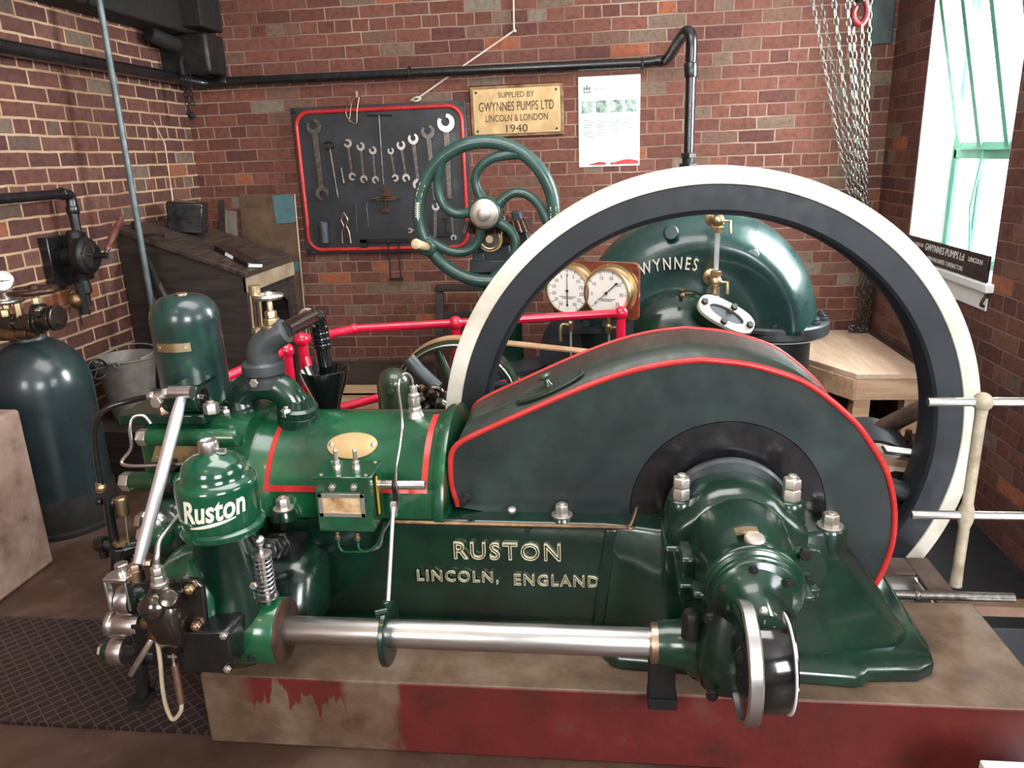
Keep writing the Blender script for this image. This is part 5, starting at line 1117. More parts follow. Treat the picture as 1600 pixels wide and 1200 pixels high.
m = MB(); p = A(800, 797, 1.965); m.lathe([(.012, -.003), (.012, .004), (.009, .006)], p, (0, -.4, 1), 16); P_(m, 'screw_head', M['nut'], bed)
m = MB(); p0 = A(730, 777, 1.975); p1 = A(722, 788, 1.93); m.cyl(p0, p1, .010); m.nut(p0, p1-p0, .015, .008); P_(m, 'locating_pin', M['dark'], bed)
m = MB(); p = A(824, 828, 1.92); m.cyl(p, p+V(0, .02, 0), .007); m.torus(p+V(0, 0, -.006), (0, 1, 0), .006, .002, 14, 6); P_(m, 'small_hook', M['dark'], bed)

# cylinder barrel (lies half sunk in the bed)
BY, BZ, BR = 2.205, .58, .262
def onbar(px, py, r=BR):
    d = _ray(px, py); oy, oz = CP.y-BY, CP.z-BZ; a = d.y**2+d.z**2; b = 2*(oy*d.y+oz*d.z); c = oy*oy+oz*oz-r*r; D = b*b-4*a*c
    if D < 0: D = 0
    return CP+d*((-b-math.sqrt(D))/(2*a))
def ban(p): return math.atan2(p.z-BZ, BY-p.y)
def bpt(x, a, r): return V(x, BY-r*math.cos(a), BZ+r*math.sin(a))
xR = onbar(697, 750).x-.014; xL = onbar(402, 690).x; xr1 = onbar(679, 740).x
m = MB(); bar_prof = [(BR+.018, xL-.03), (BR+.02, xL-.01), (BR+.008, xL+.02), (BR, xL+.06), (BR, xr1), (BR+.004, xr1+.008), (BR+.013, xr1+.014), (BR+.014, xR-.02), (BR+.022, xR-.005), (BR+.022, xR+.012), (BR-.05, xR+.018)]
m.lathe([(r, h) for r, h in bar_prof], (0, BY, BZ), (1, 0, 0), 96, a0=-.06, a1=PI-.12); cyl_ = P_(m, 'cylinder_barrel', M['green'], ang=60)
def patch(mb, x0, x1, a0, a1, r0, r1, n=16):
    R = []
    for k in range(n+1):
        a = a0+(a1-a0)*k/n; R.append([bpt(x0, a, r0), bpt(x1, a, r0), bpt(x1, a, r1), bpt(x0, a, r1)])
    mb.loft(R)
xs0, xs1 = onbar(412, 760).x, onbar(658, 765).x; ab = ban(onbar(500, 762)); sw = .018
m = MB(); patch(m, xs0, xs0+sw*.9, ab, 1.45, BR-.001, BR+.0025); P_(m, 'red_lining', M['redline'], cyl_)
m = MB(); patch(m, xs1, xs1+sw, ab, 1.52, BR-.001, BR+.0025); P_(m, 'red_lining', M['redline'], cyl_)
m = MB(); patch(m, xs0, xs1+sw, ab-.05, ab+.02, BR-.001, BR+.003, 3); P_(m, 'red_lining', M['redline'], cyl_)
# oval plate
oc = onbar(551, 696); oa = ban(oc); m = MB(); R1 = []; R2 = []
for k in range(40):
    t = 2*PI*k/40; x = oc.x+.076*math.cos(t); a = oa+.046/BR*math.sin(t); R1.append(bpt(x, a, BR-.001)); R2.append(bpt(x, a, BR+.0045))
cen = [bpt(oc.x+(.076*.5)*math.cos(2*PI*k/40), oa+.025/BR*math.sin(2*PI*k/40), BR+.0048) for k in range(40)]
m.loft([R1, R2, cen]); op = P_(m, 'oval_name_plate', M['plate'], cyl_, ang=60)
for s in (-1, 1):
    m = MB(); p = bpt(oc.x+s*.064, oa, BR+.004); m.lathe([(.008, 0), (.008, .002), (.005, .004)], p, p-V(p.x, BY, BZ), 14); P_(m, 'screw', M['nut'], op)

# cylinder head block
yh = 1.99
hx0, hx1 = A(222, 720, yh).x, A(385, 720, yh).x
hz1 = A(300, 665, yh).z; hz0 = .50
m = MB()
def rr_yz(x, y0, y1, z0, z1, r, n=6):
    pts = []
    for cy_, cz_, a in ((y1-r, z0+r, -PI/2), (y1-r, z1-r, 0), (y0+r, z1-r, PI/2), (y0+r, z0+r, PI)):
        for k in range(n+1): t = a+PI/2*k/n; pts.append(V(x, cy_+r*math.cos(t), cz_+r*math.sin(t)))
    return pts
m.loft([rr_yz(hx0, yh+.01, 2.43, hz0+.02, hz1-.01, .05), rr_yz(hx0+.012, yh, 2.44, hz0, hz1, .06), rr_yz(hx1, yh, 2.44, hz0-.1, hz1, .08)]); head = P_(m, 'cylinder_head', M['green'], ang=50)
# front tubes with hex plugs
def tubehex(py, px0, px1, r, y, nh):
    a, b_ = A(px0, py, y), A(px1, py, y); b_ = V(b_.x, a.y, a.z); m = MB(); m.rcyl(a, b_, r, .005); t = P_(m, 'passage_boss', M['green'], head)
    m = MB(); m.nut(a, (-1, 0, 0), nh, .03); P_(m, 'hex_plug', M['nut'], head, bevel=.001)
tubehex(683, 232, 372, .026, yh-.015, .026)
tubehex(752, 206, 300, .029, yh-.04, .029)
tubehex(836, 235, 262, .03, 1.80, .028)
m = MB(); a, b_ = A(238, 722, yh-.012), A(322, 697, yh-.004); m.prism([A(243, 697, yh-.012), A(322, 696, yh-.012), A(322, 722, yh-.012), A(236, 722, yh-.012)], (0, .004, 0)); hp = P_(m, 'brass_data_plate', M['plate'], head)
m = MB(); m.nut(A(245, 715, yh-.012), (0, -1, 0), .005, .003); P_(m, 'screw', M['nut'], hp)
m = MB(); m.boxp((hx0+.02, yh-.07, .42), (hx1, yh+.05, A(300, 770, yh).z)); m.lathe([(.075, 0), (.085, .02), (.085, .10), (.06, .11)], A(285, 815, yh-.06), (0, -1, .2), 32); P_(m, 'lower_casting', M['deep'], head, bevel=.02, seg=3)
# clamp strap on the lower tube
m = MB(); p = A(270, 752, yh-.04); m.torus(p, (1, 0, 0), .040, .007, 28, 8, 2.2); m.boxp(A(265, 732, yh-.08), A(277, 716, yh-.05)); m.nut(A(268, 757, yh-.085), (0, -1, 0), .009, .008); P_(m, 'pipe_clamp', M['dark'], head)

# upright green container on the head
TX, TY, TR = A(299, 560, 2.2).x, 2.2, .103
z0t = A(300, 648, 2.1).z; z1t = A(288, 461, 2.2).z
m = MB(); prof = [(TR*1.0, z0t), (TR*.995, z1t-.09)]+[(max(.001, (TR-.06)+.06*math.cos(a)), z1t-.075+.075*math.sin(a)) for a in [PI/2*k/8 for k in range(9)]][:-1]+[(.05, z1t), (.001, z1t+.002)]
m.lathe(prof, (TX, TY, 0), (0, 0, 1), 72); tk = P_(m, 'upright_air_chamber', M['tank'], ang=55)
m = MB(); m.lathe([(.018, 0), (.018, .006)], (TX, TY, z1t), (0, 0, 1), 16); P_(m, 'top_plug', M['copper'], tk)
def oncyl(px, py, x, y, r):
    d = _ray(px, py); ox, oy = CP.x-x, CP.y-y; a = d.x**2+d.y**2; b = 2*(ox*d.x+oy*d.y); c = ox*ox+oy*oy-r*r; D = max(0, b*b-4*a*c); return CP+d*((-b-math.sqrt(D))/(2*a))
pA, pB = oncyl(247, 545, TX, TY, TR), oncyl(298, 542, TX, TY, TR); aA, aB = math.atan2(pA.y-TY, pA.x-TX), math.atan2(pB.y-TY, pB.x-TX)
if aA > 0: aA -= 2*PI
m = MB(); zc = pB.z; R = []
for k in range(13):
    a = aA+(aB-aA)*k/12; R.append([V(TX+r*math.cos(a), TY+r*math.sin(a), zc+dz) for r, dz in ((TR-.001, -.013), (TR+.003, -.013), (TR+.003, .013), (TR-.001, .013))])
m.loft(R); bp_ = P_(m, 'brass_plate', M['brass'], tk)
for a in (aA+.12, aB-.12): m = MB(); e = V(math.cos(a), math.sin(a), 0); m.lathe([(.005, 0), (.005, .002)], V(TX, TY, zc)+e*(TR+.003), e, 12); P_(m, 'screw', M['nut'], bp_)
m = MB(); m.lathe([(TR+.012, z0t-.06), (TR+.012, z0t-.005), (TR-.01, z0t+.006)], (TX, TY, 0), (0, 0, 1), 56); P_(m, 'black_seat', M['black'], tk)
m = MB(); fz = A(290, 650, 2.0).z; m.boxp((TX-.145, TY-.20, fz-.03), (TX+.125, TY+.15, fz+.004)); P_(m, 'mounting_flange', M['deep'], head, bevel=.006)
stud('flange_nut', 258, 646, 2.02, .021, .026, 0, par=head, mat='copper', washer=0); stud('flange_nut', 331, 645, 2.02, .023, .030, .008, par=head, mat='nut', washer=0)
# rocker gear in front of the chamber
m = MB(); yr_ = 2.03; a, b_ = A(262, 622, yr_), A(316, 622, yr_); b_ = V(b_.x, a.y, a.z); m.rcyl(a, b_, .042, .006); m.boxp(A(272, 607, yr_-.01), V(A(316, 600, yr_).x-.008, TY-TR+.03, A(316, 600, yr_).z)); m.cyl(a+V(-.045, 0, .005), a, .026)
rk = P_(m, 'rocker_bracket', M['deep'], ang=50)
m = MB(); m.lathe([(.032, 0), (.034, .003), (.030, .006), (.014, .002), (.012, .010), (.003, .011)], V(b_.x, a.y, a.z), (1, 0, 0), 28); P_(m, 'end_cap', M['gun'], rk)
m = MB(); yj = 1.965; jc = A(285, 613, yj); m.cyl(A(276, 613, yj)+V(-.02, 0, 0), jc+V(.03, 0, 0), .019); m.nut(A(256, 614, yj), (1, 0, 0), .017, .02); m.cyl(A(238, 619, yj), A(276, 613, yj), .012); m.lathe([(.013, 0), (.016, .01), (.013, .02)], A(232, 619, yj), (1, 0, 0), 20); P_(m, 'rocker_joint', M['steel'], rk)
m = MB(); m.nut(A(247, 627, yj-.01), (0, -1, 0), .018, .016); P_(m, 'set_bolt', M['nut'], rk)
# push rod
m = MB(); pr0 = jc+V(-.003, -.005, -.015); pr1 = A(216, 882, 1.64); m.tube([pr0, pr0.lerp(pr1, .12), pr0.lerp(pr1, .9), pr1], lambda u: .0135+.0045*math.sin(PI*min(1, u*1.1)), smooth=False, seg=16); P_(m, 'push_rod', M['satin'])

# exhaust / water manifold
ym = 2.16
def am(px, py): return A(px, py, ym)
m = MB(); m.tube([am(382, 655), am(376, 632), am(386, 608), am(410, 600), am(438, 607), am(458, 628), am(466, 655)], .047, seg=20, n=6)
m.lathe([(.05, 0), (.055, .02)], am(414, 600), (0, 0, 1), 24); man = P_(m, 'arched_manifold', M['deep'], ang=60)
zff = .862
for px, tl in ((381, -.12), (466, .12)):
    m = MB(); p = V(am(px, 650).x, ym, zff); m.lathe([(.066, -.05), (.062, -.026), (.062, -.004), (.058, -.001), (.062, .002), (.062, .020), (.050, .026), (.042, .05)], p, V(tl, -.12, 1), 36); P_(m, 'pipe_flange', M['deep'], man)
m = MB(); m.lathe([(.075, -.05), (.065, .0)], am(468, 685), (0, -.2, 1), 32); P_(m, 'barrel_boss', M['green'], man)
stud('flange_nut', 355, 650, ym-.04, .018, .024, .008, par=man, washer=0); stud('flange_nut', 449, 650, ym-.045, .018, .024, .008, par=man, washer=0)
m = MB(); p = am(414, 592); m.lathe([(.062, -.02), (.062, .010), (.056, .014), (.060, .018), (.064, .022), (.064, .05), (.055, .058)], p, (0, 0, 1), 32); P_(m, 'neck_flange', M['castgrey'], man)
m = MB(); m.nut(A(398, 598, ym-.065), (0, -1, 0), .014, .01); P_(m, 'flange_bolt', M['nut'], man)
m = MB(); m.tube([am(412, 572), am(411, 545), am(424, 528), am(446, 517)], lambda u: .050-.012*u, seg=20); m.lathe([(.022, -.03), (.018, .012)], am(404, 528), (0, 0, 1), 20); m.cyl(am(428, 535), am(425, 512), .032); el = P_(m, 'elbow', M['castgrey'], man)
# sight tube (two brass rails, glass between)
s0, s1 = am(404, 520), am(397, 446); s1.y = s0.y; dd = (s1-s0)
m = MB()
m.cyl(s0, s0+dd*.12, .017); m.nut(s0, dd, .020, .012); m.cyl(s0+dd*.80, s1, .017)
for o_ in (V(-.014, 0, 0), V(.014, 0, 0), V(0, .014, 0)): m.cyl(s0+dd*.1+o_, s0+dd*.85+o_, .004, seg=8)
sg = P_(m, 'sight_tube', M['brass'], el)
m = MB(); m.cyl(s0+dd*.1, s0+dd*.82, .010); P_(m, 'sight_glass', M['glass'], man) 
m = MB(); v0 = am(427, 522); m.lathe([(.031, 0), (.031, .028), (.026, .03)], v0, (0, 0, 1), 28); m.nut(v0+V(0, 0, .03), (0, 0, 1), .024, .02); m.nut(v0+V(0, 0, .05), (0, 0, 1), .018, .022, .03); P_(m, 'brass_gland', M['brass'], man, bevel=.001)
m = MB(); handwheel(m, v0+V(0, 0, .115), .036, .008, n=4); P_(m, 'small_handwheel', M['steel'], man)
m = MB(); q0, q1 = am(444, 517), A(487, 495, 2.42); m.cyl(q0, q1, .026); q2 = A(498, 508, 2.5); q3 = A(509, 578, 2.5); q2 = V(q3.x-.008, 2.5, q2.z)
m.tube([q0.lerp(q1, .9), q1, q1.lerp(q2, .5)+V(.012, 0, .012), q2], .027, seg=14); m.cyl(q2, q3+V(0, 0, -.01), .026)
for t in (.05, .18, .31, .44): c = q2.lerp(q3, t); m.rcyl(c+V(0, 0, .008), c+V(0, 0, -.012), .032, .003)
wp = P_(m, 'water_pipe', M['blackgloss'], ang=50)
m = MB(); m.torus(q1+V(-.01, -.01, 0), q1-q0, .027, .005, 20, 8); P_(m, 'hemp_joint', M['edgewood'], wp)
m = MB(); fc = A(507, 577, 2.5); 
m.lathe([(.020, -.24), (.034, -.19), (.036, -.155), (.052, -.10), (.074, -.045), (.084, -.012), (.086, 0), (.081, .002), (.074, -.015), (.04, -.10), (.001, -.11)], fc, (0, 0, 1), 48); fn = P_(m, 'tundish', M['blackgloss'], ang=60)

# fittings on top of the barrel
bt0 = onbar(641, 668, BR); bt0 = V(bt0.x, 2.19, BZ+BR-.006)
m = MB(); m.lathe([(.034, -.01), (.026, .008), (.022, .02)], bt0, (0, 0, 1), 24); P_(m, 'fitting_boss', M['steel'], cyl_)
m = MB(); m.nut(bt0+V(0, 0, .015), (0, 0, 1), .021, .02); m.lathe([(.016, .035), (.018, .04), (.018, .075), (.012, .078), (.012, .10)], bt0, (0, 0, 1), 20); m.nut(bt0+V(0, 0, .045), (0, 0, 1), .020, .02); P_(m, 'brass_union', M['nut'], cyl_, bevel=.001)
m = MB(); t0 = bt0+V(0, 0, .10); m.tube([t0, t0+V(-.003, -.005, .03), t0+V(-.02, -.02, .045), t0+V(-.035, -.04, .01), A(628, 655, 1.95), A(626, 690, 1.90), A(618, 745, 1.87), A(622, 790, 1.90), A(600, 830, 1.90), A(592, 855, 1.90), A(560, 862, 1.90)], .004, seg=8); P_(m, 'oil_pipe', M['steel'], cyl_)

# lubricator box
yl0, yl1 = 1.835, 1.945
a, b_ = A(499, 830, yl0), A(577, 748, yl0)
m = MB(); m.boxp((a.x, yl0, a.z), (b_.x, yl1, b_.z)); lb = P_(m, 'lubricator_box', M['green'], bevel=.003)
m = MB(); m.boxp((a.x-.006, yl0-.008, b_.z), (b_.x+.006, yl1+.004, b_.z+.007)); P_(m, 'lid', M['bright'], lb, bevel=.002)
for sx in (.02, b_.x-a.x-.012):
    for sy in (.008, yl1-yl0-.012):
        m = MB(); m.lathe([(.005, 0), (.005, .002)], (a.x+sx, yl0+sy, b_.z+.007), (0, 0, 1), 12); P_(m, 'lid_screw', M['nut'], lb)
for px in (528, 558):
    p = V(A(px, 735, 1.89).x, 1.885, b_.z+.007); m = MB(); m.nut(p, (0, 0, 1), .011, .012); m.nut(p+V(0, 0, .016), (0, 0, 1), .010, .008); m.cyl(p, p+V(0, 0, .052), .006, seg=12); m.sph(p+V(0, 0, .052), .0065); P_(m, 'adjusting_screw', M['nut'], lb)
m = MB(); c0, c1 = A(501, 806, yl0), A(569, 771, yl0); zc0, zc1, x0_, x1_ = c0.z, c1.z, c0.x, c1.x
th_ = .012
m.boxp((x0_, yl0-.006, zc0), (x1_, yl0, zc0+th_)); m.boxp((x0_, yl0-.006, zc1-th_), (x1_, yl0, zc1)); m.boxp((x0_, yl0-.006, zc0), (x0_+th_, yl0, zc1)); m.boxp((x1_-th_, yl0-.006, zc0), (x1_, yl0, zc1)); wf = P_(m, 'window_bezel', M['nut'], lb, bevel=.001)
m = MB(); m.boxp((x0_+th_, yl0-.002, zc0+th_), (x1_-th_, yl0, zc1-th_)); P_(m, 'sight_window', surf('amber_sight', (.30, .12, .03), (.75, .55, .32), .15, nscale=25, bump=0, coat=1), wf)
for px in (519, 553): m = MB(); m.nut(A(px, 761, yl0), (0, -1, 0), .010, .008, .003); P_(m, 'cover_nut', M['nut'], lb)
m = MB(); xs_ = b_.x+.001; m.boxp((xs_, yl0+.035, a.z+.03), (xs_+.003, yl0+.058, b_.z-.01)); P_(m, 'sight_slot', M['dark'], lb)
m = MB(); m.boxp((xs_+.002, yl0+.04, a.z+.034), (xs_+.005, yl0+.052, b_.z-.014)); P_(m, 'yellow_level', surf('yellow_oil_level', (.62, .36, .01), (.7, .42, .02), .4, bump=0), lb)
for px, py in ((527, 830), (558, 832)):
    p = A(px, py, 1.87); m = MB(); m.cyl(p, p+V(0, 0, -.012), .006); m.nut(p+V(0, 0, -.012), (0, 0, -1), .009, .012); P_(m, 'pipe_union', M['brass'], lb)
    m = MB(); q = p+V(0, 0, -.022); m.tube([q, q+V(.002, 0, -.03), q+V(.02, .005, -.045 if px < 540 else -.04), A(580, 858, 1.89), A(592, 845, 1.91), A(601, 815, 1.93)], .0035, seg=8); P_(m, 'feed_pipe', M['bright'], lb)
m = MB(); p = V(b_.x, 1.89, A(605, 757, 1.89).z); m.cyl(p, p+V(.012, 0, 0), .014); m.rcyl(p+V(.01, 0, 0), V(A(664, 755, 1.89).x, 1.89, p.z), .0125, .002); P_(m, 'drive_spindle', M['steel'], lb)
m = MB(); xk = A(616, 757, 1.88).x; m.torus(V(xk, 1.89, p.z), (1, 0, 0), .018, .006, 24, 8); m.boxp((xk-.006, 1.875, p.z-.045), (xk+.006, 1.895, p.z-.01)); P_(m, 'ratchet_arm', M['dark'], lb)
# vertical link and lubricator ring on the side shaft
YS, ZS = 1.655, None
sA, sB = A(440, 983, YS), A(1040, 1006, YS); ZS = (sA.z+sB.z)/2; SR = .0365
m = MB(); e1 = V(A(607, 945, YS).x, YS, ZS+.095); lt = V(A(613, 770, 1.84).x, 1.84, p.z-.04); m.cyl(lt, e1, .0055, seg=12); m.boxp(lt+V(-.007, -.007, -.03), lt+V(.007, .007, .01)); P_(m, 'link_rod', M['satin'])
m = MB(); m.rcyl((sA.x-.03, YS, ZS), (sB.x-.02, YS, ZS), SR, .003, 40); ss = P_(m, 'side_shaft', M['steelcirc'])
m = MB(); m.rcyl((A(1016, 1005, YS).x, YS, ZS), (A(1042, 1005, YS).x, YS, ZS), .050, .003, 40); P_(m, 'shaft_collar', M['copper'], ss)
m = MB(); xc = A(607, 985, YS).x; m.lathe([(SR, -.008), (.078, -.008), (.082, -.005), (.082, .005), (.078, .008), (SR, .008)], (xc, YS, ZS), (1, 0, 0), 48, cap=False); m.nut(V(xc, YS-.0, ZS+.083), (0, 0, 1), .010, .012); m.cyl((xc-.02, YS-.03, ZS+.078), (xc+.008, YS-.02, ZS+.08), .009); P_(m, 'eccentric_ring', M['deep'], ss)

# left end: sleeve, governor column, filter dome
xg = A(366, 930, YS).x
xsl0, xsl1 = A(378, 985, YS-.06).x, A(446, 985, YS-.0).x
m = MB(); m.lathe([(.088, xsl0-.02), (.084, xsl0+.03), (.084, xsl1-.006), (.080, xsl1)], (0, YS, ZS), (1, 0, 0), 48); sl = P_(m, 'shaft_sleeve', M['green'], ang=50)
m = MB(); m.lathe([(.082, xsl1-.004), (.082, xsl1+.004), (.055, xsl1+.006)], (0, YS, ZS), (1, 0, 0), 48); P_(m, 'sleeve_ring', M['rust'], sl)
zd = A(345, 852, YS-.115).z
m = MB()
def sq(z, cx, cy, rx, ry, p=3.2, n=40):
    return [V(cx+rx*math.copysign(abs(math.cos(t))**(2/p), math.cos(t)), cy+ry*math.copysign(abs(math.sin(t))**(2/p), math.sin(t)), z) for t in [2*PI*k/n for k in range(n)]]
xd = A(345, 800, YS).x
m.loft([sq(ZS-.085, xg-.02, YS+.03, .085, .08), sq(ZS-.06, xg-.02, YS+.03, .10, .095), sq(ZS-.0, xg-.02, YS+.02, .112, .11), sq(ZS+.06, xg-.01, YS+.02, .10, .10), sq(ZS+.13, xg, YS+.02, .082, .085, 2.4), sq(zd-.03, xg-.005, YS+.01, .080, .082, 2.2), sq(zd-.005, xd, YS, .094, .094, 2)])
# tie back to the bed
m.loft([sq(ZS-.09, xg+.03, 1.86, .12, .13), sq(ZS+.06, xg+.05, 1.88, .11, .11), sq(ZS+.10, xg+.05, 1.89, .07, .07)])
gv = P_(m, 'governor_column', M['deep'], ang=60)
# left green shoulder (pump mounting)
m = MB(); c = A(292, 905, YS-.02)
m.loft([sq(c.z-.10, c.x+.02, YS-.0, .085, .10, 4), sq(c.z-.02, c.x+.01, YS, .085, .10, 4), sq(c.z+.02, c.x, YS+.01, .08, .095, 3), sq(c.z+.055, c.x+.005, YS+.02, .055, .07, 2.2), sq(c.z+.068, c.x+.01, YS+.02, .02, .03, 2)]); P_(m, 'pump_shoulder', M['green'], gv, ang=70)
# dome
m = MB(); zt_ = A(345, 712, YS-.02).z; H_ = zt_-zd; RD = .098
m.lathe([(RD+.003, zd-.012), (RD+.006, zd-.008), (RD+.006, zd+.004), (RD-.003, zd+.010), (RD, zd+.02), (RD, zd+H_*.585), (RD*.985, zd+H_*.625), (RD*.94, zd+H_*.655), (RD*.85, zd+H_*.675), (RD*.815, zd+H_*.69), (RD*.81, zd+H_*.76), (RD*.77, zd+H_*.84), (RD*.66, zd+H_*.91), (RD*.48, zd+H_*.965), (.027, zd+H_), (.024, zd+H_+.003)], (xd, YS, 0), (0, 0, 1), 72); dome = P_(m, 'filter_dome', M['bright'], ang=50)
m = MB(); m.lathe([(.022, 0), (.024, .006), (.024, .028), (.022, .034), (.018, .0345), (.016, .031), (.001, .031)], (xd-.005, YS, zd+H_-.002), (0, 0, 1), 32); P_(m, 'filler_neck', M['steel'], dome)
m = MB(); m.boxp((xd+.018, YS-.01, zd+H_), (xd+.04, YS+.0, zd+H_+.012)); P_(m, 'neck_latch', M['steel'], dome)
# script lettering wrapped round the dome
me = text_mesh('Ruston', extrude=.02, shear=.18, offset=.022); xs = [v.co.x for v in me.vertices]; x0, x1 = min(xs), max(xs)
pL, pR = oncyl(287, 800, xd, YS, RD), oncyl(384, 795, xd, YS, RD); aL, aR = math.atan2(pL.y-YS, pL.x-xd), math.atan2(pR.y-YS, pR.x-xd)
if aL > 0: aL -= 2*PI
zb0, zb1 = oncyl(290, 812, xd, YS, RD).z, oncyl(384, 802, xd, YS, RD).z
def dw(u, z, off): a = aL+(aR-aL)*u; return V(xd+(RD+off)*math.cos(a), YS+(RD+off)*math.sin(a), z)
hL = .054
m = MB(); m.mesh(me, lambda p: dw((p.x-x0)/(x1-x0), zb0-.008+(zb1-zb0+.018)*(p.x-x0)/(x1-x0)+p.y*hL, .001+p.z*.03)); P_(m, 'script_lettering', M['ivory'], dome)
m = MB(); R = []
zu0, zu1 = oncyl(297, 826, xd, YS, RD).z, oncyl(366, 808, xd, YS, RD).z
for k in range(17):
    u = .10+.72*k/16; z_ = zu0+(zu1-zu0)*k/16; w_ = .0035*math.sin(PI*(k+.8)/17.6)+.0008; R.append([dw(u, z_-w_, 0), dw(u, z_-w_, .0015), dw(u, z_+w_, .0015), dw(u, z_+w_, 0)])
m.loft(R); P_(m, 'underline', M['ivory'], dome)

# fuel pump in oily bronze
yp_ = YS-.13
def ap(px, py, dy=0): return A(px, py, yp_+dy)
m = MB(); pp = [ap(281, 905), ap(306, 907), ap(316, 918), ap(322, 975), ap(318, 985), ap(296, 988), ap(281, 980)]; m.prism(pp, (0, .018, 0)); pf = P_(m, 'pump_flange', M['gun'], bevel=.004)
m = MB(); m.loft([sq(ap(270, 1012).z, ap(276, 1000).x, yp_+.01, .030, .035, 4), sq(ap(270, 985).z, ap(272, 980).x, yp_, .040, .045, 4), sq(ap(270, 950).z, ap(268, 950).x, yp_-.015, .045, .050, 3.4), sq(ap(270, 926).z, ap(262, 925).x, yp_-.005, .040, .042, 3), sq(ap(270, 912).z, ap(254, 910).x, yp_, .027, .027, 2)])
m.rcyl(ap(238, 962, -.035), ap(280, 948, .01), .032, .006); m.rcyl(ap(262, 935, -.06), ap(276, 940, 0), .022, .004); m.lathe([(.032, 0), (.034, .012), (.028, .02)], V(ap(258, 930).x, yp_-.05, ap(258, 930).z), (.2, -1, .5), 6)
pb = P_(m, 'pump_body', M['gun'], ang=70)
for px, py, mt in ((297, 919, 'brass'), (308, 976, 'copper')): m = MB(); m.nut(ap(px, py, -.002), (0, -1, 0), .013, .012, .005); P_(m, 'cover_nut', M[mt], pf)
m = MB(); p = ap(250, 912, -.005); m.lathe([(.021, -.005), (.021, .006), (.018, .008)], p, (0, 0, 1), 24); m.nut(p+V(0, 0, .008), (0, 0, 1), .018, .018); m.nut(p+V(0, 0, .028), (0, 0, 1), .016, .018); m.lathe([(.01, .046), (.008, .055)], p, (0, 0, 1), 16); P_(m, 'delivery_union', M['nut'], pb, bevel=.001)
m = MB(); m.tube([p+V(0, 0, .05), ap(246, 868), ap(250, 845, .03), ap(268, 822, .08), ap(283, 803, .14)], .0075, seg=10); P_(m, 'delivery_pipe', M['steel'])
m = MB(); p = ap(236, 968, -.03); m.nut(p, (0, -1, .2), .020, .02, .01); m.lathe([(.024, -.02), (.024, 0)], p, (0, -1, .2), 24); m.nut(ap(243, 985, -.03), (0, -.3, -1), .017, .02); m.boxp(ap(232, 998, -.035), ap(250, 990, -.02)); P_(m, 'drip_union', M['oldbrass'], pb, bevel=.001)
m = MB(); p0 = ap(238, 998, -.03); p1 = ap(204, 1055, -.05); m.rcyl(p0, p1, .0075, .002, 14); P_(m, 'priming_lever', M['steel'])
m = MB(); m.tube([ap(245, 998, -.03), ap(250, 1030, -.03), ap(254, 1075, -.03), ap(260, 1105, -.03), ap(270, 1124, -.03), ap(282, 1112, -.03), ap(283, 1095, -.03), ap(278, 1060, -.03), ap(273, 1040, -.03)], .0055, seg=10); P_(m, 'drain_tube', surf('clear_plastic_tube', (.35, .28, .18), (.5, .42, .30), .2, coat=.8, bump=0))
m = MB(); m.cyl(ap(273, 1038, -.03), ap(283, 1098, -.03), .0085, seg=12); P_(m, 'tube_sleeve', M['copper'])
m = MB(); m.cyl(ap(270, 1022, -.03), ap(272, 1040, -.03), .003, seg=8); m.boxp(ap(262, 1028, -.03), ap(276, 1024, -.028)); P_(m, 'tube_clip', M['nut'])
# black lower cover
yk = YS-.15
m = MB(); m.prism([A(284, 990, yk), A(350, 986, yk), A(358, 992, yk), A(364, 1045, yk), A(358, 1054, yk), A(284, 1050, yk)], (0, .13, 0)); bc = P_(m, 'lower_cover', M['black'], bevel=.006)
for px, py in ((350, 992), (356, 1044)): m = MB(); m.nut(A(px, py, yk-.002), (0, -1, 0), .010, .008, .003); P_(m, 'cover_bolt', M['nut'], bc)
m = MB(); m.nut(A(395, 1022, YS-.07), (0, -1, 0), .014, .012, .004); P_(m, 'column_bolt', M['deep'], gv)
# cam rollers at the far left end
yc_ = YS
def rol(name, px0, px1, py, r, mat, par=None, y=yc_, b=.003):
    a, c = A(px0, py, y), A(px1, py, y); m = MB(); m.rcyl(V(a.x, y, a.z), V(c.x, y, a.z), r, b, 36); return P_(m, name, M[mat], par)
r1 = rol('cam_roller', 190, 211, 936, .040, 'steelcirc'); rol('roller_pin', 176, 240, 934, .015, 'deep', r1); rol('pin_end', 170, 178, 934, .010, 'nut', r1)
m = MB(); xa1, xa2 = A(186, 930, yc_).x, A(217, 930, yc_).x; zf1, zf0 = A(200, 904, yc_-.03).z, A(200, 950, yc_-.03).z
for x in (xa1, xa2): m.boxp((x-.004, yc_-.046, zf0), (x+.004, yc_-.022, zf1))
m.boxp((xa1-.004, yc_-.046, zf1-.006), (xa2+.004, yc_-.0, zf1+.006)); m.lathe([(.020, 0), (.017, .03)], ((xa1+xa2)/2, yc_-.005, zf1), (0, 0, 1), 24); P_(m, 'roller_fork', M['steel'], r1, bevel=.003)
m = MB(); p = A(212, 890, YS-.01); m.nut(p, (0, 0, 1), .017, .018); m.cyl(p+V(0, 0, -.03), p, .019); m.nut(A(226, 881, YS), (1, 0, .1), .010, .02); P_(m, 'rod_foot', M['copper'], r1)
r2 = rol('cam_bush', 181, 222, 975, .031, 'steelcirc'); rol('bush_plate', 172, 181, 974, .035, 'steel', r2)
r3 = rol('end_roller', 177, 199, 1016, .038, 'steelcirc'); rol('roller_core', 199, 250, 1016, .034, 'black', r3); rol('end_boss', 164, 178, 1016, .026, 'deep', r3)
m = MB(); p = A(165, 1016, yc_); m.nut(V(p.x, yc_, p.z), (-1, 0, 0), .018, .016); P_(m, 'end_nut', M['nut'], r3)
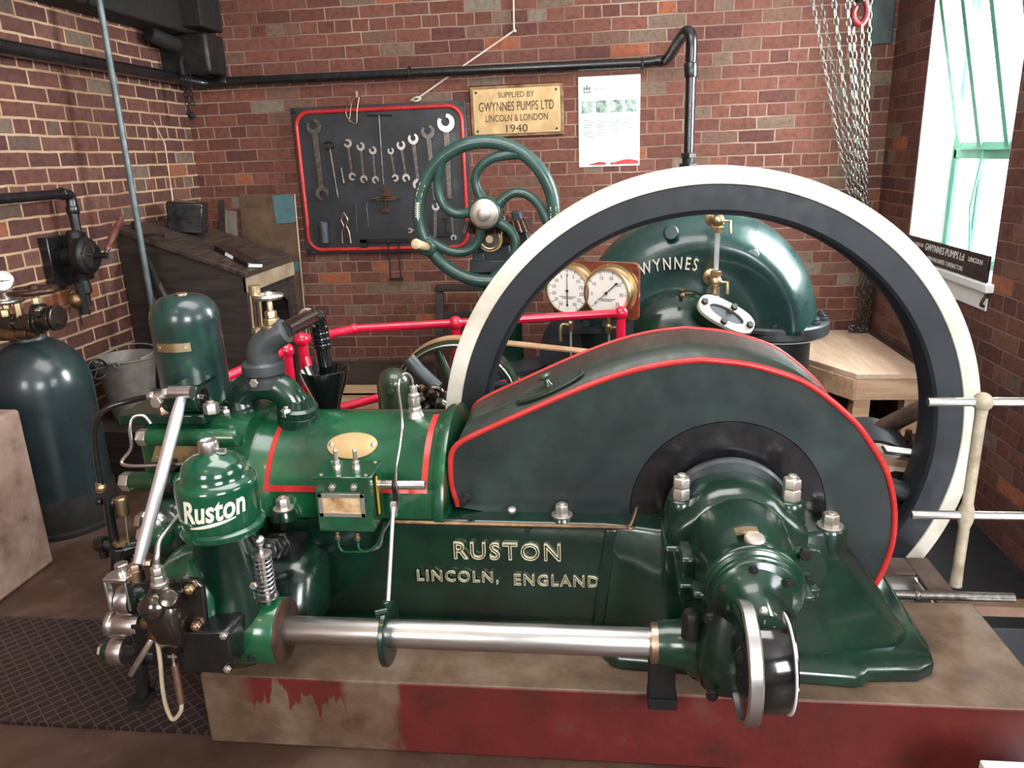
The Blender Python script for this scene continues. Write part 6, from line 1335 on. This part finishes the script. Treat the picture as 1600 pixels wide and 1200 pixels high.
m = MB(); m.boxp(V(A(216, 1000, yc_).x, yc_-.03, A(216, 1020, yc_).z-.02), V(xg, yc_+.06, ZS+.02)); m.cyl(V(A(200, 960, yc_).x, yc_+.05, ZS+.05), V(xg, yc_+.05, ZS+.05), .045); m.cyl(V(A(205, 1000, yc_).x, yc_+.04, ZS-.03), V(xg, yc_+.04, ZS-.03), .05); P_(m, 'cam_housing', M['black'], bevel=.01)
# black V bracket under the cams, standing on the chequer plate
m = MB(); v0, v1, v2 = A(217, 1020, 1.62), A(226, 1092, 1.60), A(252, 1050, 1.66); m.ribbon([v0, v1], (.022, 0, 0), (0, .03, 0)); m.ribbon([v1, v2], (.012, 0, .012), (0, .03, 0)); m.boxp(v1+V(-.03, -.03, -.015), v1+V(.015, .03, .01)); P_(m, 'drip_bracket', M['black'])
# spring plunger
sx_, sy_ = A(415, 890, YS-.0).x, YS-.01; z0s, z1s = A(418, 928, sy_).z, A(413, 868, sy_).z
m = MB(); n = 9; m.tube([V(sx_+.022*math.cos(2*PI*t/10), sy_+.022*math.sin(2*PI*t/10), z0s+(z1s-z0s)*t/(10*n)) for t in range(10*n+1)], .0032, smooth=False, seg=7); spg = P_(m, 'coil_spring', M['steel'])
m = MB(); m.cyl((sx_, sy_, z0s-.03), (sx_, sy_, A(412, 848, sy_).z), .0065, seg=12); m.sph((sx_, sy_, A(412, 845, sy_).z), .014); m.lathe([(.022, -.005), (.026, -.002), (.026, .004), (.015, .007)], (sx_, sy_, z1s+.002), (0, 0, 1), 24); m.lathe([(.028, 0), (.028, .005)], (sx_, sy_, z0s-.008), (0, 0, 1), 24); P_(m, 'plunger', M['steel'], spg)
m = MB(); p = A(397, 914, YS-.05); m.nut(p, (0, -1, 0), .010, .008); m.cyl(A(394, 866, YS), V(sx_, sy_, A(412, 866, YS).z), .005, seg=8); P_(m, 'stop_bolt', M['nut'], spg)
m = MB(); a = A(405, 855, 1.78); m.loft([sq(A(440, 905, 1.85).z, A(440, 905, 1.85).x, 1.88, .05, .05), sq(A(440, 850, 1.85).z, A(437, 850, 1.85).x, 1.88, .06, .05)]); m.rcyl(A(437, 850, 1.80), A(418, 862, 1.70), .024); m.nut(A(428, 856, 1.745), A(418, 862, 1.70)-A(437, 850, 1.80), .030, .02); m.nut(A(438, 850, 1.79), A(418, 862, 1.70)-A(437, 850, 1.80), .034, .02); P_(m, 'control_union', M['black'], gv)

# piping at far left: starting valve group
yv3 = 1.93
def av(px, py, dy=0): return A(px, py, yv3+dy)
m = MB(); m.tube([av(168, 775), av(172, 810), av(180, 850)], .014, smooth=False, seg=14); m.rcyl(av(188, 852), av(188, 900), .030, .004); m.cyl(av(168, 785), av(196, 785), .010); m.rcyl(av(150, 783), av(160, 784), .011); m.rcyl(av(176, 785), av(182, 785), .016)
m.tube([av(178, 855), av(160, 850), av(156, 852)], .016); m.nut(av(165, 850), (-1, 0, 0), .024, .03); m.cyl(av(160, 852), av(163, 870), .014); m.cyl(av(190, 860), V(hx0+.03, yv3+.1, av(190, 860).z), .03); sv = P_(m, 'starting_valve', M['black'], ang=50)
m = MB(); m.nut(av(190, 850), (0, 0, 1), .026, .012); m.lathe([(.016, 0), (.018, .01), (.018, .05), (.014, .055)], av(194, 803), (0, 0, 1), 20); m.rcyl(av(180, 785), av(190, 785), .010); P_(m, 'brass_cap', M['brass'], sv)
m = MB(); m.sph(av(158, 762), .015); m.lathe([(.012, 0), (.012, .03)], av(158, 768), (0, 0, 1), 12); P_(m, 'brass_cap', M['brass'], sv)
m = MB(); m.cyl(av(178, 893), av(168, 900, -.03), .006); m.nut(av(183, 888), (-.3, -1, 0), .014, .01); P_(m, 'vent_spindle', M['nut'], sv)
m = MB(); m.tube([av(196, 800), av(200, 840), av(206, 862), av(214, 872)], .0035, seg=8); P_(m, 'leak_off_pipe', M['nut'], sv)
m = MB(); m.tube([A(232, 620, 1.965), A(200, 627, 1.96), A(165, 640, 1.94), A(149, 668, yv3), A(150, 710, yv3), A(158, 757, yv3)], .0085, seg=12); P_(m, 'air_pipe', M['black'])
m = MB(); m.tube([A(236, 662, 1.97), A(225, 650, 1.97), A(208, 652, 1.96), A(203, 672, 1.95), A(205, 700, 1.95), A(190, 722, 1.94), A(205, 728, 1.93), A(250, 727, 1.93), A(300, 724, 1.93)], .0052, seg=10); P_(m, 'injector_pipe', M['steel'])
m = MB(); p = A(233, 815, 1.86); m.nut(p, (-1, 0, 0), .030, .032); m.sph(A(246, 815, 1.83), .03); m.sph(A(226, 806, 1.80), .014); m.cyl(A(228, 806, 1.80), A(250, 815, 1.84), .012); m.boxp(A(252, 822, 1.80), A(262, 806, 1.84)); P_(m, 'injector_clamp', M['steel'], head, bevel=.002)

# ---------------------------------------------------------------- crank splash guard
GY0, GY1 = 2.0, 2.385
ol = [A(px, py, GY0) for px, py in ((716, 790), (706, 760), (704, 728), (706, 708), (716, 694), (740, 680), (800, 653), (870, 622), (930, 598), (985, 580), (1040, 568), (1095, 562))]
gc_ = V(.350, GY0, .625); 
arc = smoothpts([A(px, py, GY0) for px, py in ((1095, 562), (1150, 567), (1200, 577), (1265, 602), (1330, 654), (1363, 697), (1386, 740), (1397, 793), (1395, 843), (1382, 885), (1366, 915))], 5)
ol = smoothpts(ol, 4)+arc[1:]
ol += [V(arc[-1].x-.12, GY0, .56), V(ol[0].x+.02, GY0, .60)]
rh = .265; N_ = 120
def rayhit(a):
    d = V(math.cos(a), 0, math.sin(a)); best = None
    for i in range(len(ol)):
        p, q = ol[i]-gc_, ol[(i+1) % len(ol)]-gc_; e = q-p; den = d.x*e.z-d.z*e.x
        if abs(den) < 1e-9: continue
        t = (p.x*e.z-p.z*e.x)/den; s = (p.x*d.z-p.z*d.x)/den
        if t > 0 and -1e-6 <= s <= 1+1e-6 and (best is None or t > best): best = t
    return gc_+d*(best or .3)
m = MB(); ang = [2*PI*k/N_ for k in range(N_)]
# inner opening: round, reaching lower on the left
hc_ = gc_+V(-.0, 0, -.02)
inner = [gc_+V(math.cos(a), 0, math.sin(a))*min(rh, (rayhit(a)-gc_).length-.012) for a in ang]; outer = [rayhit(a) for a in ang]
m.loft([inner, outer], cap=False)
gd = None
m.loft([[p+V(0, GY1-GY0, 0) for p in ang and outer], [gc_+V(0, GY1-GY0, 0)+(p-gc_)*.2 for p in outer]], cap=False)
gd = P_(m, 'splash_guard', M['guard'], ang=60)
m = MB(); skin = ol[:-2]; m.loft([skin, [p+V(0, GY1-GY0, 0) for p in skin]], cap=False, closed_u=False); gt_ = m
gtop = P_(gt_, 'guard_top_sheet', M['guardtop'], gd, ang=40)
sol = gtop.modifiers.new('thick', 'SOLIDIFY'); sol.thickness = .004
m = MB(); m.tube([p+V(0, -.001, 0) for p in skin], .0085, smooth=False, seg=8, flat=1.0); P_(m, 'red_edge', M['redline'], gd, ang=70)
m = MB(); m.tube([p+V(0, GY1-GY0, 0) for p in skin], .0065, smooth=False, seg=8); P_(m, 'red_edge', M['redline'], gd, ang=70)
# crank pit inside the opening
m = MB(); m.lathe([(rh+.002, .0), (rh-.002, .004), (rh-.006, .10), (rh-.05, .12), (rh-.055, .10), (rh-.085, .10), (rh-.09, .125), (.13, .13), (.12, .10), (.06, .10)], gc_, (0, 1, 0), 96); P_(m, 'inner_shroud', M['black'], gd, ang=30)
m = MB(); m.lathe([(.168, 0), (.175, .006), (.175, .02), (.165, .025)], gc_+V(.0, -.05, 0), (0, 1, 0), 64); m.cyl(gc_+V(0, -.1, 0), gc_+V(0, .3, 0), .075); P_(m, 'oil_thrower', M['castgrey'])
m = MB(); m.cyl((CX, 2.3, CZ), (CX, 2.75, CZ), .07); P_(m, 'crankshaft', M['steelcirc'])
# inspection cover on the sloping top
i0, i1 = A(740, 680, GY0), A(930, 598, GY0); sd = (i1-i0).normalized(); sn_ = V(-sd.z, 0, sd.x)
dray = _ray(861, 610); t_ = ((i0-CP).dot(sn_))/dray.dot(sn_); ic_ = CP+dray*t_+sn_*.012
m = MB(); m.tube([ic_+sd*.105*math.cos(t)+V(0, 1, 0)*.062*math.sin(t) for t in [2*PI*k/48 for k in range(48)]], .004, smooth=False, closed=True, seg=8)
m.loft([[ic_+sd*.10*math.cos(t)+V(0, 1, 0)*.058*math.sin(t)+sn_*h for t in [2*PI*k/40 for k in range(40)]] for h in (-.002, .004)]); ic2 = P_(m, 'inspection_lid', M['guardtop'], gd)
m = MB(); m.lathe([(.014, 0), (.009, .012), (.008, .024), (.019, .030), (.021, .036), (.016, .042), (.001, .044)], ic_+sd*-.0, sn_, 24); P_(m, 'lid_knob', M['olive'], ic2)

# ---------------------------------------------------------------- main bearing
BC = .612
m = MB()
capp = [(-.178, -.05), (-.180, .03), (-.172, .055), (-.150, .075), (-.12, .10), (-.09, .135), (-.05, .151), (0, .157), (.05, .151), (.09, .135), (.12, .10), (.150, .070), (.176, .052), (.182, .03), (.180, -.05)]
m.loft([[V(CX+x*s, y, BC+z*s2) for x, z in capp] for y, s, s2 in ((1.815, .90, .80), (1.835, .98, .93), (1.86, 1, 1), (1.945, 1, 1), (1.965, .97, .97))]); cap_ = P_(m, 'bearing_cap', M['deep'], ang=60)
m = MB(); m.boxp((CX-.19, 1.80, BC-.12), (CX+.185, 1.97, BC+.004)); P_(m, 'cap_seat', M['deep'], bed, bevel=.012, seg=3)
for px, py in ((1064, 778), (1236, 780)):
    p = A(px, py, 1.895); m = MB(); m.nut(p, (0, 0, 1), .0245, .032); m.nut(p+V(0, 0, .034), (0, 0, 1), .0235, .026, .010); P_(m, 'cap_nut', M['nut'], cap_, bevel=.0012)
    m = MB(); m.lathe([(.040, -.10), (.038, -.02), (.034, -.004), (.030, 0)], p, (0, 0, 1), 28); P_(m, 'nut_boss', M['deep'], cap_, ang=60)
m = MB(); p = A(1152, 763, 1.90); m.lathe([(.022, -.01), (.022, .006), (.018, .010), (.001, .011)], p, (0, -.25, 1), 28); P_(m, 'oil_plug', M['nut'], cap_)
m = MB(); m.lathe([(.085, 0), (.116, .003), (.120, .010), (.117, .018), (.110, .028), (.112, .05), (.122, .085), (.128, .12), (.131, .18), (.136, .235)], (CX, 1.60, BC), (0, 1, 0), 80); brg = P_(m, 'bearing_housing', M['deep'], ang=75)
for s_ in (-1, 1):
    m = MB(); m.boxp((CX+s_*.105, 1.602, BC-.022), (CX+s_*.138, 1.66, BC-.004)); m.boxp((CX+s_*.10, 1.66, BC-.05), (CX+s_*.165, 1.86, BC-.02)); P_(m, 'housing_lug', M['deep'], brg, bevel=.006)
m = MB(); p = A(1179, 846, 1.64); m.lathe([(.017, -.04), (.013, -.01), (.024, 0), (.024, .010), (.020, .014), (.001, .015)], p, (0, -.2, 1), 28); P_(m, 'oil_cap', M['nut'], brg)
m = MB(); R = []
_d = _ray(1166, 829); _ox, _oz = CP.x-CX, CP.z-BC; _a = _d.x**2+_d.z**2; _b = 2*(_ox*_d.x+_oz*_d.z); _c = _ox*_ox+_oz*_oz-.1285**2; _D = max(0, _b*_b-4*_a*_c)
tg = CP+_d*((-_b-math.sqrt(_D))/(2*_a)); ta = math.atan2(tg.z-BC, tg.x-CX); rT = .1295
for k in range(9):
    a = ta+.20-.40*k/8
    R.append([V(CX+(rT+h)*math.cos(a), y, BC+(rT+h)*math.sin(a)) for y, h in ((tg.y-.011, -.004), (tg.y-.011, .003), (tg.y+.011, .004), (tg.y+.011, -.003))])
m.loft(R); tp_ = P_(m, 'brass_tag', M['brass'], brg)
m = MB(); m.lathe([(.098, .0), (.100, .003), (.100, .012), (.104, .014), (.104, .024), (.112, .028), (.112, .034)], (CX, 1.57, BC), (0, 1, 0), 64)
m.lathe([(.048, -.125), (.050, -.09), (.054, -.05), (.066, -.02), (.088, .0)], (CX-.006, 1.572, BC-.004), (0, 1, 0), 48); ec = P_(m, 'end_cover', M['deep'], ang=60)
for k in range(6):
    a = math.radians(30+60*k+8); m = MB(); m.nut((CX+.082*math.cos(a), 1.571, BC+.082*math.sin(a)), (0, -1, 0), .011, .009, .003); P_(m, 'cover_bolt', M['dark'], ec)
# filler lug on the right of the housing
m = MB(); c = A(1268, 890, 1.70); m.loft([[c+V(.035*math.cos(t), 0, .055*math.sin(t)) for t in [2*PI*k/28 for k in range(28)]], [c+V(.035*math.cos(t), .03, .055*math.sin(t)) for t in [2*PI*k/28 for k in range(28)]]]); m.boxp(c+V(-.06, .01, -.04), c+V(0, .03, .04)); sp_ = P_(m, 'side_plate', M['deep'], brg, bevel=.003)
for dx_, dz_ in ((-.018, .044), (-.004, -.032)): m = MB(); m.nut(c+V(dx_, 0, dz_), (0, -1, 0), .016, .012); P_(m, 'side_bolt', M['dark'], sp_)
for px, py in ((1072, 875), (1078, 905)): m = MB(); m.nut(A(px, py, 1.72), (0, -1, .3), .012, .010, .003); m.boxp(A(px, py, 1.72)+V(-.01, 0, -.03), A(px, py, 1.72)+V(.05, .03, .01)); P_(m, 'side_bolt', M['dark'], brg)
m = MB(); m.loft([sq(.30, CX+.0, 1.80, .135, .12, 5), sq(.44, CX, 1.77, .125, .15, 5), sq(BC-.012, CX, 1.745, .112, .135, 5)]); P_(m, 'bearing_pedestal', M['deep'], brg, ang=50)
m = MB(); p = A(1068, 885, 1.70); m.boxp(p+V(-.008, 0, -.10), p+V(.03, .10, .02)); P_(m, 'side_flange', M['deep'], brg, bevel=.008)
# worm gear case
xa_, xb_ = A(1086, 1000, 1.60).x, A(1236, 1000, 1.53).x; zb1_ = A(1200, 1098, 1.52).z
m = MB(); m.loft([sq(zb1_, (xa_+xb_)/2, 1.62, (xb_-xa_)/2*.8, .09, 4), sq(zb1_+.02, (xa_+xb_)/2, 1.62, (xb_-xa_)/2*.95, .11, 4), sq(ZS+.03, (xa_+xb_)/2, 1.63, (xb_-xa_)/2, .12, 4), sq(.60, (xa_+xb_)/2+.01, 1.66, (xb_-xa_)/2*.85, .09, 3)]); wc_ = P_(m, 'worm_gear_case', M['deep'], ang=50)
m = MB(); m.lathe([(.052, sB.x-.02), (.056, sB.x), (.06, xa_-.02), (.075, xa_+.0), (.08, xa_+.02)], (0, YS, ZS), (1, 0, 0), 40); P_(m, 'case_inlet', M['deep'], wc_)
for px, py in ((1108, 965), (1112, 1085)): m = MB(); m.nut(A(px, py, 1.51), (0, -1, 0), .014, .010, .003); P_(m, 'case_bolt', M['dark'], wc_)
m = MB(); m.nut(V(A(1135, 1090, 1.55).x, 1.56, zb1_+.004), (0, -.5, -1), .014, .014); m.nut(V(A(1180, 1090, 1.55).x, 1.54, zb1_+.004), (0, -.4, -1), .013, .016); P_(m, 'drain_plug', M['dark'], wc_)
m = MB(); p = A(1080, 960, 1.60); m.lathe([(.022, -.06), (.022, 0), (.016, .008)], p, (0, 0, 1), 20); P_(m, 'grease_cup', M['dark'], wc_)
# governor drum and steel rimmed disc
ydk = 1.47; dc = A(1165, 1033, ydk); DRr = (A(1165, 951, ydk).z-A(1165, 1114, ydk).z)/2
m = MB(); xD1 = A(1234, 1030, ydk).x
m.lathe([(.08, .0), (.100, .004), (.106, .02), (.106, xD1-dc.x-.02), (.098, xD1-dc.x-.003), (.05, xD1-dc.x)], dc, (1, 0, 0), 56); m.boxp(V(dc.x+.02, ydk, dc.z-.09), V(xD1-.01, 1.62, dc.z+.10)); dr = P_(m, 'governor_drum', M['blackgloss'], ang=50, bevel=.0)
m = MB(); m.lathe([(.105, 0), (.1075, .002), (.1075, .004), (.104, .005)], dc+V(xD1-dc.x-.012, 0, 0), (1, 0, 0), 56); P_(m, 'white_band', M['white'], dr)
m = MB(); m.lathe([(DRr-.012, .0), (DRr-.004, -.001), (DRr, .003), (DRr, .026), (DRr-.004, .030), (DRr-.012, .028)], dc+V(-.016, 0, 0), (1, 0, 0), 80, cap=False); m.lathe([(DRr-.012, .0), (DRr-.012, .028)], dc+V(-.016, 0, 0), (1, 0, 0), 80, cap=False); P_(m, 'disc_rim', M['steel'], dr)
m = MB(); m.lathe([(DRr-.010, .006), (DRr-.010, .014)], dc+V(-.016, 0, 0), (1, 0, 0), 64); m.lathe([(.02, -.004), (.03, .006)], dc+V(-.016, 0, 0), (1, 0, 0), 24); P_(m, 'dark_disc', M['black'], dr)
for px, py in ((1193, 962), (1208, 972)): m = MB(); p = A(px, py, 1.46); m.cyl(p+V(0, .02, -.02), p+V(0, 0, .01), .009); m.sph(p+V(0, 0, .012), .010); m.nut(p+V(0, 0, -.012), (0, 0, 1), .014, .01); P_(m, 'drum_stud', M['nut'], dr)
# black bracket carrying the shaft on the plinth face
m = MB(); a, b_ = A(1013, 1103, 1.67), A(1056, 1035, 1.67); m.boxp((a.x, 1.665, a.z+.02), (b_.x, 1.718, ZS)); m.boxp((a.x-.002, 1.655, a.z), (b_.x+.006, 1.719, a.z+.03)); P_(m, 'shaft_bracket', M['blackmatt'], bevel=.003)
# ---------------------------------------------------------------- keep the tree at thing > part > sub-part
def _depth(o):
    n = 1
    while o.parent: o = o.parent; n += 1
    return n
for o in list(bpy.data.objects):
    while _depth(o) > 3: o.parent = o.parent.parent
